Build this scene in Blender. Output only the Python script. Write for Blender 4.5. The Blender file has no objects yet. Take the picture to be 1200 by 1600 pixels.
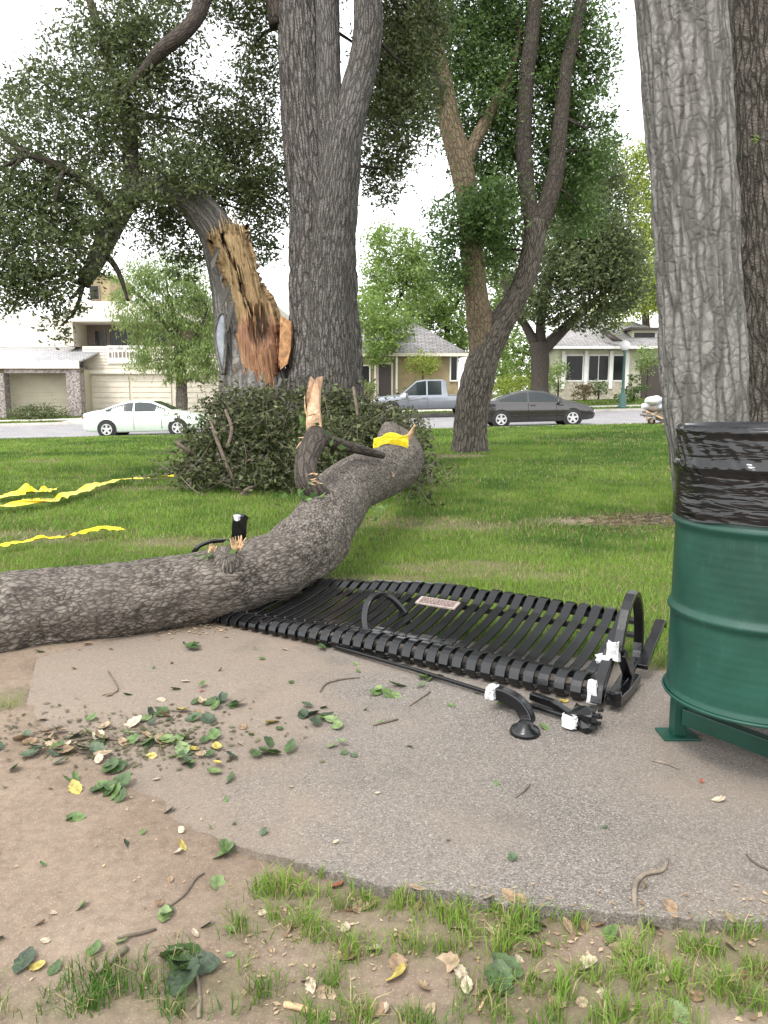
import bpy, math, random
import numpy as np
from mathutils import Vector, Matrix

random.seed(7); rng = np.random.default_rng(7)
scene = bpy.context.scene
col = scene.collection
R = math.radians

# ------------------------------------------------------------------ camera
FPX, CAM_H, PITCH = 1200.0, 1.25, math.atan(182 / 1200)
cam_d = bpy.data.cameras.new('camera')
cam_d.sensor_fit = 'VERTICAL'; cam_d.sensor_height = 24; cam_d.lens = 24 * FPX / 1600
cam_d.clip_start = .05; cam_d.clip_end = 2000
cam = bpy.data.objects.new('camera', cam_d); col.objects.link(cam)
cam.location = (0, 0, CAM_H); cam.rotation_euler = (math.pi / 2 - PITCH, 0, 0)
scene.camera = cam

# ------------------------------------------------------------------ sky + sun (bright overcast)
SUN_EL, SUN_AZ = R(58), R(215)          # azimuth clockwise from +Y: high, behind and to the left of the camera
w = bpy.data.worlds.new('World'); scene.world = w; w.use_nodes = True
nt = w.node_tree; nt.nodes.clear()
sky = nt.nodes.new('ShaderNodeTexSky'); sky.sky_type = 'NISHITA'; sky.sun_disc = False
sky.sun_elevation = SUN_EL; sky.sun_rotation = SUN_AZ; sky.dust_density = 1; sky.air_density = 1.5
hs = nt.nodes.new('ShaderNodeHueSaturation'); hs.inputs['Saturation'].default_value = .10
bg = nt.nodes.new('ShaderNodeBackground'); bg.inputs['Strength'].default_value = .15
wo = nt.nodes.new('ShaderNodeOutputWorld')
nt.links.new(sky.outputs[0], hs.inputs['Color']); nt.links.new(hs.outputs[0], bg.inputs[0]); nt.links.new(bg.outputs[0], wo.inputs[0])
sd = bpy.data.lights.new('sun', 'SUN'); sd.energy = .8; sd.angle = R(14); sd.color = (1, .96, .9)
sun = bpy.data.objects.new('sun', sd); col.objects.link(sun)
sv = Vector((math.sin(SUN_AZ) * math.cos(SUN_EL), math.cos(SUN_AZ) * math.cos(SUN_EL), math.sin(SUN_EL)))
sun.rotation_euler = sv.to_track_quat('Z', 'Y').to_euler(); sun.location = sv * 40

vs = scene.view_settings
vs.view_transform = 'Standard'; vs.look = 'None'; vs.gamma = 1; vs.use_curve_mapping = False
vs.exposure = 1.65

# ------------------------------------------------------------------ pixel helpers (photo is 1200 x 1600)
CP, SP = math.cos(PITCH), math.sin(PITCH)
def ray(x, y):
    a = (x - 600) / FPX; b = -(y - 800) / FPX
    return (a, CP + b * SP, -SP + b * CP)
def G(x, y, z=0.0):
    d = ray(x, y); t = (z - CAM_H) / d[2]
    return Vector((d[0] * t, d[1] * t, z))
def D(x, y, Y):
    d = ray(x, y); t = Y / d[1]
    return Vector((d[0] * t, Y, CAM_H + d[2] * t))

# ------------------------------------------------------------------ terrain
TB_Y = [0, 8, 30, 42, 50, 70, 2000]; TB = [0, 0, -.08, .23, .63, .9, .9]; TK = [0, 0, .024, .024, .024, .024, 0]
def tz(x, y):
    return np.interp(y, TB_Y, TB) + np.interp(y, TB_Y, TK) * np.clip(x, -35, 35)
LB_X = [-60, -6, -1.9, -1.3, -.6, .3, 1.25, 2.2, 6, 60]; LB_Y = [3.6, 3.6, 3.6, 3.85, 4.25, 3.8, 3.3, 3.1, 2.8, 2.8]
def lawn_edge(x): return np.interp(x, LB_X, LB_Y)

# ------------------------------------------------------------------ numpy value noise
def _h(ix, iy, iz):
    n = (ix.astype(np.int64) * 374761393 + iy.astype(np.int64) * 668265263 + iz.astype(np.int64) * 1274126177) & 0xffffffff
    n = ((n ^ (n >> 13)) * 1274126177) & 0xffffffff
    return ((n ^ (n >> 16)) & 0xffff) / 65535.0
def vn(x, y, z=0.0):
    x, y, z = np.broadcast_arrays(np.asarray(x, float), np.asarray(y, float), np.asarray(z, float))
    ix, iy, iz = np.floor(x), np.floor(y), np.floor(z)
    fx, fy, fz = x - ix, y - iy, z - iz
    fx, fy, fz = fx * fx * (3 - 2 * fx), fy * fy * (3 - 2 * fy), fz * fz * (3 - 2 * fz)
    o = 0
    for a in (0, 1):
        for b in (0, 1):
            for c in (0, 1):
                o = o + _h(ix + a, iy + b, iz + c) * (fx if a else 1 - fx) * (fy if b else 1 - fy) * (fz if c else 1 - fz)
    return o
def fbm(x, y, z=0.0, o=3):
    s = 0; a = .5
    for i in range(o):
        s = s + a * vn(np.asarray(x) * 2 ** i + 17 * i, np.asarray(y) * 2 ** i, np.asarray(z) * 2 ** i); a *= .5
    return s / (1 - .5 ** o)

# ------------------------------------------------------------------ materials
def srgb(r, g, b):
    f = lambda c: (c / 255 / 12.92) if c / 255 <= .04045 else ((c / 255 + .055) / 1.055) ** 2.4
    return (f(r), f(g), f(b), 1)
class NT:
    def __init__(s, name):
        s.m = bpy.data.materials.new(name); s.m.use_nodes = True; s.t = s.m.node_tree; s.t.nodes.clear()
        s.out = s.t.nodes.new('ShaderNodeOutputMaterial')
    def n(s, typ, props=None, **inp):
        nd = s.t.nodes.new('ShaderNode' + typ)
        for k, v in (props or {}).items(): setattr(nd, k, v)
        for k, v in inp.items():
            k = k.replace('_', ' ')
            sock = nd.inputs[int(k[1:])] if (k[0] == 'i' and k[1:].isdigit()) else nd.inputs[k]
            if hasattr(v, 'is_output'): s.t.links.new(v, sock)
            else: sock.default_value = v
        return nd
    def ramp(s, fac, stops):
        r = s.t.nodes.new('ShaderNodeValToRGB'); e = r.color_ramp.elements
        while len(e) < len(stops): e.new(.5)
        for i, (p, c) in enumerate(stops):
            e[i].position = p; e[i].color = c if hasattr(c, '__len__') else (c, c, c, 1)
        s.t.links.new(fac, r.inputs[0]); return r.outputs[0]
    def mix(s, fac, a, b, mode='MIX'):
        m = s.t.nodes.new('ShaderNodeMix'); m.data_type = 'RGBA'; m.blend_type = mode
        for sock, v in ((m.inputs[0], fac), (m.inputs[6], a), (m.inputs[7], b)):
            if hasattr(v, 'is_output'): s.t.links.new(v, sock)
            else: sock.default_value = v
        return m.outputs[2]
    def surf(s, o): s.t.links.new(o, s.out.inputs[0]); return s.m

def plain(name, c, rough=.6, metal=0.0, var=.12, scale=6.0, bump=0.0, bscale=60.0, coat=0.0, spec=.5):
    k = NT(name); tc = k.n('TexCoord')
    nz = k.n('TexNoise', Vector=tc.outputs['Object'], Scale=scale, Detail=5.0)
    d = tuple(x * (1 - var * 2) for x in c[:3]) + (1,); l = tuple(min(1, x * (1 + var)) for x in c[:3]) + (1,)
    cc = k.ramp(nz.outputs[0], [(.3, d), (.7, l)])
    b = k.n('BsdfPrincipled', Base_Color=cc, Roughness=rough, Metallic=metal)
    b.inputs['Coat Weight'].default_value = coat; b.inputs['Specular IOR Level'].default_value = spec
    if bump:
        n2 = k.n('TexNoise', Vector=tc.outputs['Object'], Scale=bscale, Detail=4.0)
        bp = k.n('Bump', Strength=bump, Distance=.01, Height=n2.outputs[0]); k.t.links.new(bp.outputs[0], b.inputs['Normal'])
    return k.surf(b.outputs[0])

def bark(name, light, dark, su=16.0, sv_=4.5, crack=.6, bump=.8, moss=None, fine=90.0, warp=.04):
    k = NT(name); tc = k.n('TexCoord'); uv = tc.outputs['UV']
    wz = k.n('TexNoise', Vector=uv, Scale=5.0, Detail=4.0)
    wv = k.n('VectorMath', {'operation': 'MULTIPLY_ADD'}, i0=wz.outputs['Color'], i1=(warp, warp * 2, 0), i2=uv)
    mp = k.n('Mapping', Vector=wv.outputs[0]); mp.inputs['Scale'].default_value = (su, sv_, 1)
    vo = k.n('TexVoronoi', {'feature': 'DISTANCE_TO_EDGE'}, Vector=mp.outputs[0], Scale=1.0)
    mp2 = k.n('Mapping', Vector=wv.outputs[0]); mp2.inputs['Scale'].default_value = (su * 1.35, sv_ * 7.0, 1)
    vo2 = k.n('TexVoronoi', {'feature': 'DISTANCE_TO_EDGE'}, Vector=mp2.outputs[0], Scale=1.0)
    c1 = k.ramp(vo.outputs[0], [(.02, 0.0), (.17, 1.0)])
    c2 = k.ramp(vo2.outputs[0], [(.0, .0), (.22, 1.0)])
    fz = k.n('TexNoise', Vector=uv, Scale=fine, Detail=6.0, Roughness=.7)
    lz = k.n('TexNoise', Vector=uv, Scale=2.2, Detail=3.0)
    hgt = k.mix(.3, c1, c2)
    hgt = k.mix(.25, hgt, fz.outputs['Color'])
    mid = tuple(.55 * a + .45 * b for a, b in zip(light, dark))
    base = k.ramp(fz.outputs[0], [(.36, mid), (.62, tuple(min(1, c * 1.25) for c in light[:3]) + (1,))])
    base = k.mix(k.ramp(c2, [(0.0, .6 * crack), (1.0, 0.0)]), base, dark)
    base = k.mix(k.ramp(c1, [(0.0, crack), (1.0, 0.0)]), base, dark)
    base = k.mix(k.ramp(lz.outputs[0], [(.42, .0), (.75, .4)]), base, mid)
    if moss:
        mz = k.n('TexNoise', Vector=uv, Scale=3.5, Detail=5.0)
        base = k.mix(k.ramp(mz.outputs[0], [(.5, .0), (.68, .7)]), base, moss)
    b = k.n('BsdfPrincipled', Base_Color=base, Roughness=.92); b.inputs['Specular IOR Level'].default_value = .2
    bp = k.n('Bump', Strength=bump, Distance=.03, Height=hgt); k.t.links.new(bp.outputs[0], b.inputs['Normal'])
    return k.surf(b.outputs[0])

def bark_fine(name, light, dark):
    k = NT(name); tc = k.n('TexCoord'); uv = tc.outputs['UV']
    mp = k.n('Mapping', Vector=uv); mp.inputs['Scale'].default_value = (1.0, .55, 1)
    a = k.n('TexNoise', Vector=mp.outputs[0], Scale=75.0, Detail=8.0, Roughness=.72, Distortion=.6)
    b_ = k.n('TexNoise', Vector=mp.outputs[0], Scale=26.0, Detail=5.0, Roughness=.6, Distortion=.9)
    c = k.n('TexNoise', Vector=uv, Scale=2.6, Detail=4.0)
    mp2 = k.n('Mapping', Vector=uv); mp2.inputs['Scale'].default_value = (60, 26, 1)
    wv = k.n('VectorMath', {'operation': 'MULTIPLY_ADD'}, i0=b_.outputs['Color'], i1=(1.6, 1.6, 0), i2=mp2.outputs[0])
    vo = k.n('TexVoronoi', {'feature': 'DISTANCE_TO_EDGE'}, Vector=wv.outputs[0], Scale=1.0)
    h = k.mix(.5, a.outputs['Color'], b_.outputs['Color']); h = k.mix(.15, h, k.ramp(vo.outputs[0], [(0, 0.0), (.25, 1.0)]))
    mid = tuple(.5 * p + .5 * q for p, q in zip(light, dark))
    col_ = k.ramp(h, [(.42, dark), (.50, mid), (.59, light), (.72, tuple(min(1, x * 1.7) for x in light[:3]) + (1,))])
    col_ = k.mix(k.ramp(c.outputs[0], [(.4, .0), (.7, .45)]), col_, tuple(x * .62 for x in light[:3]) + (1,))
    s_ = k.n('BsdfPrincipled', Base_Color=col_, Roughness=.92); s_.inputs['Specular IOR Level'].default_value = .2
    bp = k.n('Bump', Strength=.8, Distance=.02, Height=h); k.t.links.new(bp.outputs[0], s_.inputs['Normal'])
    return k.surf(s_.outputs[0])

def leafmat(name, dark, light, trans=.35, rough=.45):
    k = NT(name); ge = k.n('NewGeometry')
    c = k.ramp(ge.outputs['Random Per Island'], [(0.0, dark), (.75, light), (1.0, tuple(min(1, x * 1.35) for x in light[:3]) + (1,))])
    b = k.n('BsdfPrincipled', Base_Color=c, Roughness=rough); b.inputs['Specular IOR Level'].default_value = .35
    tr = k.n('BsdfTranslucent', Color=k.mix(.5, c, tuple(min(1, x * 1.6) for x in light[:3]) + (1,)))
    mx = k.n('MixShader', i0=trans, i1=b.outputs[0], i2=tr.outputs[0])
    return k.surf(mx.outputs[0])

def vcol(name, rough=.7, trans=0.0, spec=.3, grain=None):
    k = NT(name); a = k.n('Attribute', {'attribute_name': 'Col'}); c = a.outputs['Color']; bpn = None
    if grain:
        tc = k.n('TexCoord'); mp = k.n('Mapping', Vector=tc.outputs['UV']); mp.inputs['Scale'].default_value = grain
        nz = k.n('TexNoise', Vector=mp.outputs[0], Scale=1.0, Detail=6.0, Roughness=.65)
        c = k.mix(.75, c, k.ramp(nz.outputs[0], [(.3, .45), (.7, 1.35)]), 'MULTIPLY')
        bpn = k.n('Bump', Strength=.7, Distance=.02, Height=nz.outputs[0])
    b = k.n('BsdfPrincipled', Base_Color=c, Roughness=rough); b.inputs['Specular IOR Level'].default_value = spec
    if bpn: k.t.links.new(bpn.outputs[0], b.inputs['Normal'])
    o = b.outputs[0]
    if trans:
        tr = k.n('BsdfTranslucent', Color=c); o = k.n('MixShader', i0=trans, i1=o, i2=tr.outputs[0]).outputs[0]
    return k.surf(o)

M = {}
M['bark_grey'] = bark('bark_grey', (.235, .225, .21, 1), (.06, .055, .05, 1), 11, 1.5, .75, 1.0, warp=.05)
M['bark_stem'] = bark('bark_stem', (.175, .163, .15, 1), (.035, .031, .028, 1), 26, 4.0, .85, .9)
M['bark_furrow'] = bark('bark_furrow', (.20, .185, .17, 1), (.03, .026, .023, 1), 20, 3.0, .9, 1.0)
M['bark_brown'] = bark('bark_brown', (.205, .18, .15, 1), (.035, .03, .025, 1), 20, 4.0, .9, .9)
M['bark_deep'] = bark('bark_deep', (.19, .168, .145, 1), (.035, .03, .025, 1), 22, 4.0, .9, .9)
M['bark_ochre'] = bark('bark_ochre', (.25, .195, .125, 1), (.055, .042, .03, 1), 18, 6.0, .7, .8)
M['bark_log'] = bark_fine('bark_log', (.205, .178, .152, 1), (.034, .029, .025, 1))
M['bark_dark'] = bark('bark_dark', (.10, .085, .07, 1), (.025, .02, .018, 1), 22, 7.0, .7, .7)
M['leaf_oak'] = leafmat('leaf_oak', (.032, .045, .021, 1), (.125, .155, .062, 1), .36, .34)
M['leaf_mid'] = leafmat('leaf_mid', (.032, .06, .02, 1), (.115, .19, .055, 1), .42)
M['leaf_light'] = leafmat('leaf_light', (.08, .13, .032, 1), (.22, .31, .085, 1), .5)
M['leaf_olive'] = leafmat('leaf_olive', (.09, .14, .04, 1), (.25, .33, .11, 1), .45)
M['leaf_pile'] = leafmat('leaf_pile', (.02, .026, .012, 1), (.105, .125, .05, 1), .22, .5)
M['leaf_yellow'] = leafmat('leaf_yellow', (.12, .18, .03, 1), (.32, .38, .08, 1), .4)
M['leaf_red'] = leafmat('leaf_red', (.06, .04, .02, 1), (.16, .12, .05, 1), .3)
M['litter_green'] = leafmat('litter_green', (.05, .10, .03, 1), (.16, .27, .08, 1), .15, .4)
M['litter_dark'] = leafmat('litter_dark', (.045, .042, .025, 1), (.12, .115, .06, 1), .1, .35)
M['litter_tan'] = leafmat('litter_tan', (.17, .11, .06, 1), (.40, .30, .19, 1), .1, .7)
M['litter_yellow'] = leafmat('litter_yellow', (.35, .27, .06, 1), (.5, .42, .12, 1), .15, .6)
M['grass'] = vcol('grass_blades', .55, .3)
M['wood'] = vcol('split_wood', .75, 0, .2, (45, 3.0, 1))
M['splinter'] = plain('splintered_wood', (.55, .37, .21, 1), .8, var=.25, scale=25, bump=.6, bscale=80)
M['twig'] = plain('dry_twig', (.13, .10, .075, 1), .9, var=.25, scale=30)
M['twig_pale'] = plain('pale_twig', (.21, .17, .13, 1), .9, var=.25, scale=30)
M['scar'] = plain('weathered_scar', (.36, .39, .43, 1), .85, var=.15, scale=9, bump=.3)
M['black_paint'] = plain('black_enamel', (.006, .006, .007, 1), .2, var=.2, scale=14, bump=.05, bscale=120)
M['black_flat'] = plain('black_edge', (.010, .010, .011, 1), .5, var=.2)
M['fracture'] = plain('fresh_iron_fracture', (.62, .62, .63, 1), .7, var=.12, scale=60, bump=.8, bscale=150)
M['plaque'] = plain('plaque_face', (.34, .28, .25, 1), .5, var=.15, scale=30)
M['plaque_ink'] = plain('plaque_lettering', (.10, .05, .04, 1), .6)
M['tape'] = plain('yellow_tape', (.80, .62, .02, 1), .4, var=.1, scale=20)
M['ink'] = plain('black_ink', (.02, .02, .02, 1), .6)
M['stone_post'] = plain('stone_facing', (.30, .26, .24, 1), .9, var=.4, scale=9, bump=.8, bscale=12)
M['cream'] = plain('cream_siding', (.66, .60, .50, 1), .75, var=.05, scale=2)
M['cream_white'] = plain('cream_render', (.74, .70, .60, 1), .8, var=.04, scale=1.5)
M['olive_siding'] = plain('olive_siding', (.46, .42, .31, 1), .75, var=.06, scale=2)
M['white_trim'] = plain('white_trim', (.72, .71, .67, 1), .6, var=.04)
M['ochre'] = plain('ochre_wall', (.33, .26, .15, 1), .85, var=.12, scale=2.5)
M['ivory'] = plain('ivory_wall', (.56, .55, .42, 1), .8, var=.06, scale=2)
M['brick_pale'] = plain('pale_brickwork', (.42, .38, .30, 1), .85, var=.2, scale=7, bump=.4, bscale=20)
M['dark_wood'] = plain('dark_door', (.045, .032, .026, 1), .5)
M['shade_wall'] = plain('brown_recess_shade', (.22, .18, .15, 1), .85)  # shade of recess and soffit put into the colour; also frames and lettering
M['glass_dark'] = plain('dark_glass', (.012, .014, .014, 1), .2, var=.1, spec=.25)
M['car_glass'] = plain('car_glass', (.015, .022, .022, 1), .08, var=.05, spec=.5)
M['rubber'] = plain('tyre_rubber', (.018, .018, .018, 1), .8)
M['rim'] = plain('alloy_rim', (.62, .62, .63, 1), .3, .6, var=.05)
M['paint_white'] = plain('pale_green_white_paint', (.68, .79, .66, 1), .25, var=.02, coat=.7)
M['paint_silver'] = plain('silver_blue_paint', (.20, .215, .24, 1), .25, .4, var=.03, coat=.7)
M['paint_dark'] = plain('dark_bronze_paint', (.04, .036, .035, 1), .2, .3, var=.05, coat=.8)
M['lamp_red'] = plain('red_lens', (.25, .03, .03, 1), .25)
M['lamp_clear'] = plain('clear_lens', (.6, .62, .62, 1), .15)
M['pole_green'] = plain('green_pole', (.05, .12, .10, 1), .5)
M['globe'] = plain('white_globe', (.75, .74, .74, 1), .35, var=.02)
M['kerb'] = plain('concrete_kerb', (.40, .37, .33, 1), .9, var=.12, scale=3, bump=.3)
M['bag'] = None

def roofmat(name, a, b, sc):
    k = NT(name); tc = k.n('TexCoord')
    br = k.n('TexBrick', Vector=tc.outputs['UV'], Color1=a, Color2=b, Mortar=tuple(x * .5 for x in a[:3]) + (1,), Scale=sc)
    br.inputs['Mortar Size'].default_value = .03; br.inputs['Row Height'].default_value = .22
    nz = k.n('TexNoise', Vector=tc.outputs['UV'], Scale=3.0, Detail=5.0)
    c = k.mix(.6, br.outputs[0], k.ramp(nz.outputs[0], [(.3, .6), (.7, 1.2)]), 'MULTIPLY')
    bs = k.n('BsdfPrincipled', Base_Color=c, Roughness=.9)
    bp = k.n('Bump', Strength=.5, Distance=.03, Height=br.outputs['Fac']); bp.invert = True; k.t.links.new(bp.outputs[0], bs.inputs['Normal'])
    return k.surf(bs.outputs[0])
M['roof_grey'] = roofmat('grey_shingles', (.30, .285, .28, 1), (.42, .40, .40, 1), 1.0)
M['roof_pale'] = roofmat('pale_shingles', (.50, .49, .50, 1), (.62, .61, .62, 1), 1.0)

def drum_mat():
    k = NT('green_drum_paint'); tc = k.n('TexCoord'); o = tc.outputs['Object']
    n1 = k.n('TexNoise', Vector=o, Scale=4.0, Detail=6.0, Roughness=.65)
    mp = k.n('Mapping', Vector=o); mp.inputs['Scale'].default_value = (22, 22, 6)
    n2 = k.n('TexNoise', Vector=mp.outputs[0], Scale=1.6, Detail=8.0, Roughness=.75)
    base = k.ramp(n1.outputs[0], [(.3, (.0025, .032, .021, 1)), (.7, (.005, .058, .038, 1))])
    base = k.mix(k.ramp(n2.outputs[0], [(.56, 0.0), (.70, .5)]), base, (.025, .085, .06, 1))
    n3 = k.n('TexNoise', Vector=o, Scale=38.0, Detail=6.0, Roughness=.8)
    base = k.mix(k.ramp(n3.outputs[0], [(.68, 0.0), (.74, .45)]), base, (.11, .15, .12, 1))
    b = k.n('BsdfPrincipled', Base_Color=base, Roughness=k.ramp(n1.outputs[0], [(.3, .34), (.7, .52)]))
    bp = k.n('Bump', Strength=.12, Distance=.01, Height=n1.outputs[0]); k.t.links.new(bp.outputs[0], b.inputs['Normal'])
    return k.surf(b.outputs[0])
M['drum'] = drum_mat()
def bag_mat():
    k = NT('black_plastic_film'); tc = k.n('TexCoord')
    mp = k.n('Mapping', Vector=tc.outputs['UV']); mp.inputs['Scale'].default_value = (2.5, 16, 1); mp.inputs['Rotation'].default_value = (0, 0, R(-30))
    n1 = k.n('TexNoise', Vector=mp.outputs[0], Scale=1.0, Detail=2.0, Distortion=.5)
    b = k.n('BsdfPrincipled', Base_Color=(.005, .005, .006, 1), Roughness=.16)
    bp = k.n('Bump', Strength=.35, Distance=.02, Height=n1.outputs[0]); k.t.links.new(bp.outputs[0], b.inputs['Normal'])
    return k.surf(b.outputs[0])
M['bag'] = bag_mat()

def ground_mat():
    k = NT('dirt_and_lawn_soil'); tc = k.n('TexCoord'); o = tc.outputs['Object']
    a = k.n('Attribute', {'attribute_name': 'Col'})
    n1 = k.n('TexNoise', Vector=o, Scale=2.3, Detail=6.0, Roughness=.6)
    n2 = k.n('TexNoise', Vector=o, Scale=34.0, Detail=8.0, Roughness=.75)
    n3 = k.n('TexVoronoi', Vector=o, Scale=120.0)
    d = k.ramp(n1.outputs[0], [(.3, (.18, .134, .098, 1)), (.7, (.26, .203, .153, 1))])
    d = k.mix(.55, d, k.ramp(n2.outputs[0], [(.28, .45), (.62, 1.25)]), 'MULTIPLY')
    d = k.mix(k.ramp(n3.outputs[0], [(.12, .35), (.3, .0)]), d, (.47, .40, .32, 1))
    g = k.ramp(n2.outputs[0], [(.3, (.035, .045, .014, 1)), (.7, (.10, .125, .035, 1))])
    ng = k.n('TexNoise', Vector=o, Scale=.6, Detail=4.0)
    g = k.mix(k.ramp(ng.outputs[0], [(.45, .0), (.7, .5)]), g, (.16, .13, .06, 1))
    c = k.mix(a.outputs['Color'], d, g)
    b = k.n('BsdfPrincipled', Base_Color=c, Roughness=.95); b.inputs['Specular IOR Level'].default_value = .15
    bp = k.n('Bump', Strength=.55, Distance=.012, Height=n2.outputs[0]); k.t.links.new(bp.outputs[0], b.inputs['Normal'])
    return k.surf(b.outputs[0])
M['ground'] = ground_mat()
def pave_mat(name, c1, c2, dust, bigdust=True):
    k = NT(name); tc = k.n('TexCoord'); o = tc.outputs['Object']
    v = k.n('TexVoronoi', Vector=o, Scale=260.0); vc = v.outputs['Color']
    sep = k.n('SeparateColor', Color=vc)
    ag = k.ramp(sep.outputs[0], [(0, tuple(x * .55 for x in c1[:3]) + (1,)), (.5, c1), (.9, c2), (1, tuple(min(1, x * 1.5) for x in c2[:3]) + (1,))])
    n1 = k.n('TexNoise', Vector=o, Scale=1.4, Detail=6.0, Roughness=.6)
    ag = k.mix(k.ramp(n1.outputs[0], [(.42, .0), (.68, .6 if bigdust else .25)]), ag, dust)
    n2 = k.n('TexNoise', Vector=o, Scale=260.0, Detail=3.0)
    ag = k.mix(.4, ag, k.ramp(n2.outputs[0], [(.3, .6), (.7, 1.3)]), 'MULTIPLY')
    if bigdust:      # soil washed over the left corner, plus a few dark stains
        sx = k.n('SeparateXYZ', Vector=o); n5 = k.n('TexNoise', Vector=o, Scale=3.2, Detail=6.0, Roughness=.65)
        e1 = k.n('MapRange', Value=sx.outputs[0]); e1.inputs[1].default_value = .1; e1.inputs[2].default_value = -1.1
        e2 = k.n('Math', {'operation': 'ADD'}, i0=e1.outputs[0], i1=n5.outputs[0])
        ag = k.mix(k.ramp(e2.outputs[0], [(.62, .0), (1.3, .6)]), ag, k.mix(.5, (.25, .195, .148, 1), k.ramp(k.n('TexNoise', Vector=o, Scale=60.0, Detail=8.0, Roughness=.8).outputs[0], [(.3, .5), (.65, 1.3)]), 'MULTIPLY'))
        n6 = k.n('TexNoise', Vector=o, Scale=2.7, Detail=5.0, Roughness=.7)
        ag = k.mix(k.ramp(n6.outputs[0], [(.56, .0), (.72, .45)]), ag, (.10, .085, .072, 1))
    n4 = k.n('TexNoise', Vector=o, Scale=.9, Detail=3.0)
    ag = k.mix(.6, ag, k.ramp(n4.outputs[0], [(.3, .8), (.7, 1.15)]), 'MULTIPLY')
    b = k.n('BsdfPrincipled', Base_Color=ag, Roughness=.92); b.inputs['Specular IOR Level'].default_value = .2
    bp = k.n('Bump', Strength=.35, Distance=.004, Height=v.outputs['Distance']); k.t.links.new(bp.outputs[0], b.inputs['Normal'])
    return k.surf(b.outputs[0])
M['pad'] = pave_mat('aggregate_concrete', (.17, .152, .134, 1), (.235, .212, .188, 1), (.225, .182, .145, 1))
M['street'] = pave_mat('grey_asphalt', (.26, .25, .255, 1), (.36, .35, .36, 1), (.36, .345, .34, 1), False)
M['drive'] = plain('pale_concrete', (.55, .51, .45, 1), .9, var=.08, scale=1.5)

# ------------------------------------------------------------------ objects, meshes
def tag(o, label=None, cat=None, group=None, kind=None):
    for k_, v in (('label', label), ('category', cat), ('group', group), ('kind', kind)):
        if v: o[k_] = v
    return o
def thing(name, label, cat, loc=(0, 0, 0), group=None):
    o = bpy.data.objects.new(name, None); o.empty_display_size = .2; col.objects.link(o); o.location = loc
    return tag(o, label, cat, group)
LOCAL = set()      # things whose parts are modelled in their own axes
def link(name, me, mat, parent=None, smooth=False):
    if mat is not None: me.materials.append(M[mat] if isinstance(mat, str) else mat)
    if smooth: me.polygons.foreach_set('use_smooth', np.ones(len(me.polygons), bool))
    o = bpy.data.objects.new(name, me); col.objects.link(o)
    if parent is not None:
        o.parent = parent
        o.location = -Vector(parent.location) if parent.parent is None and parent.type == 'EMPTY' and parent.name not in LOCAL else (0, 0, 0)
    return o
def npmesh(name, V, F, uv=None, colr=None):
    """F: (n,k) uniform index array or list of arrays"""
    me = bpy.data.meshes.new(name); V = np.asarray(V, np.float32)
    Fs = F if isinstance(F, list) else [F]
    Fs = [np.asarray(f, np.int32) for f in Fs if len(f)]
    me.vertices.add(len(V)); me.vertices.foreach_set('co', V.ravel())
    li = np.concatenate([f.ravel() for f in Fs]); tot = np.concatenate([np.full(len(f), f.shape[1], np.int32) for f in Fs])
    st = np.concatenate([[0], np.cumsum(tot)[:-1]]).astype(np.int32)
    me.loops.add(len(li)); me.loops.foreach_set('vertex_index', li)
    me.polygons.add(len(tot)); me.polygons.foreach_set('loop_start', st)
    if uv is not None:
        l = me.uv_layers.new(name='UVMap'); l.data.foreach_set('uv', np.asarray(uv, np.float32)[li].ravel() if len(uv) == len(V) else np.asarray(uv, np.float32).ravel())
    if colr is not None:
        a = me.color_attributes.new('Col', 'FLOAT_COLOR', 'POINT')
        c = np.ones((len(V), 4), np.float32); c[:, :3] = colr; a.data.foreach_set('color', c.ravel())
    me.update(calc_edges=True); me.validate()
    return me

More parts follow.
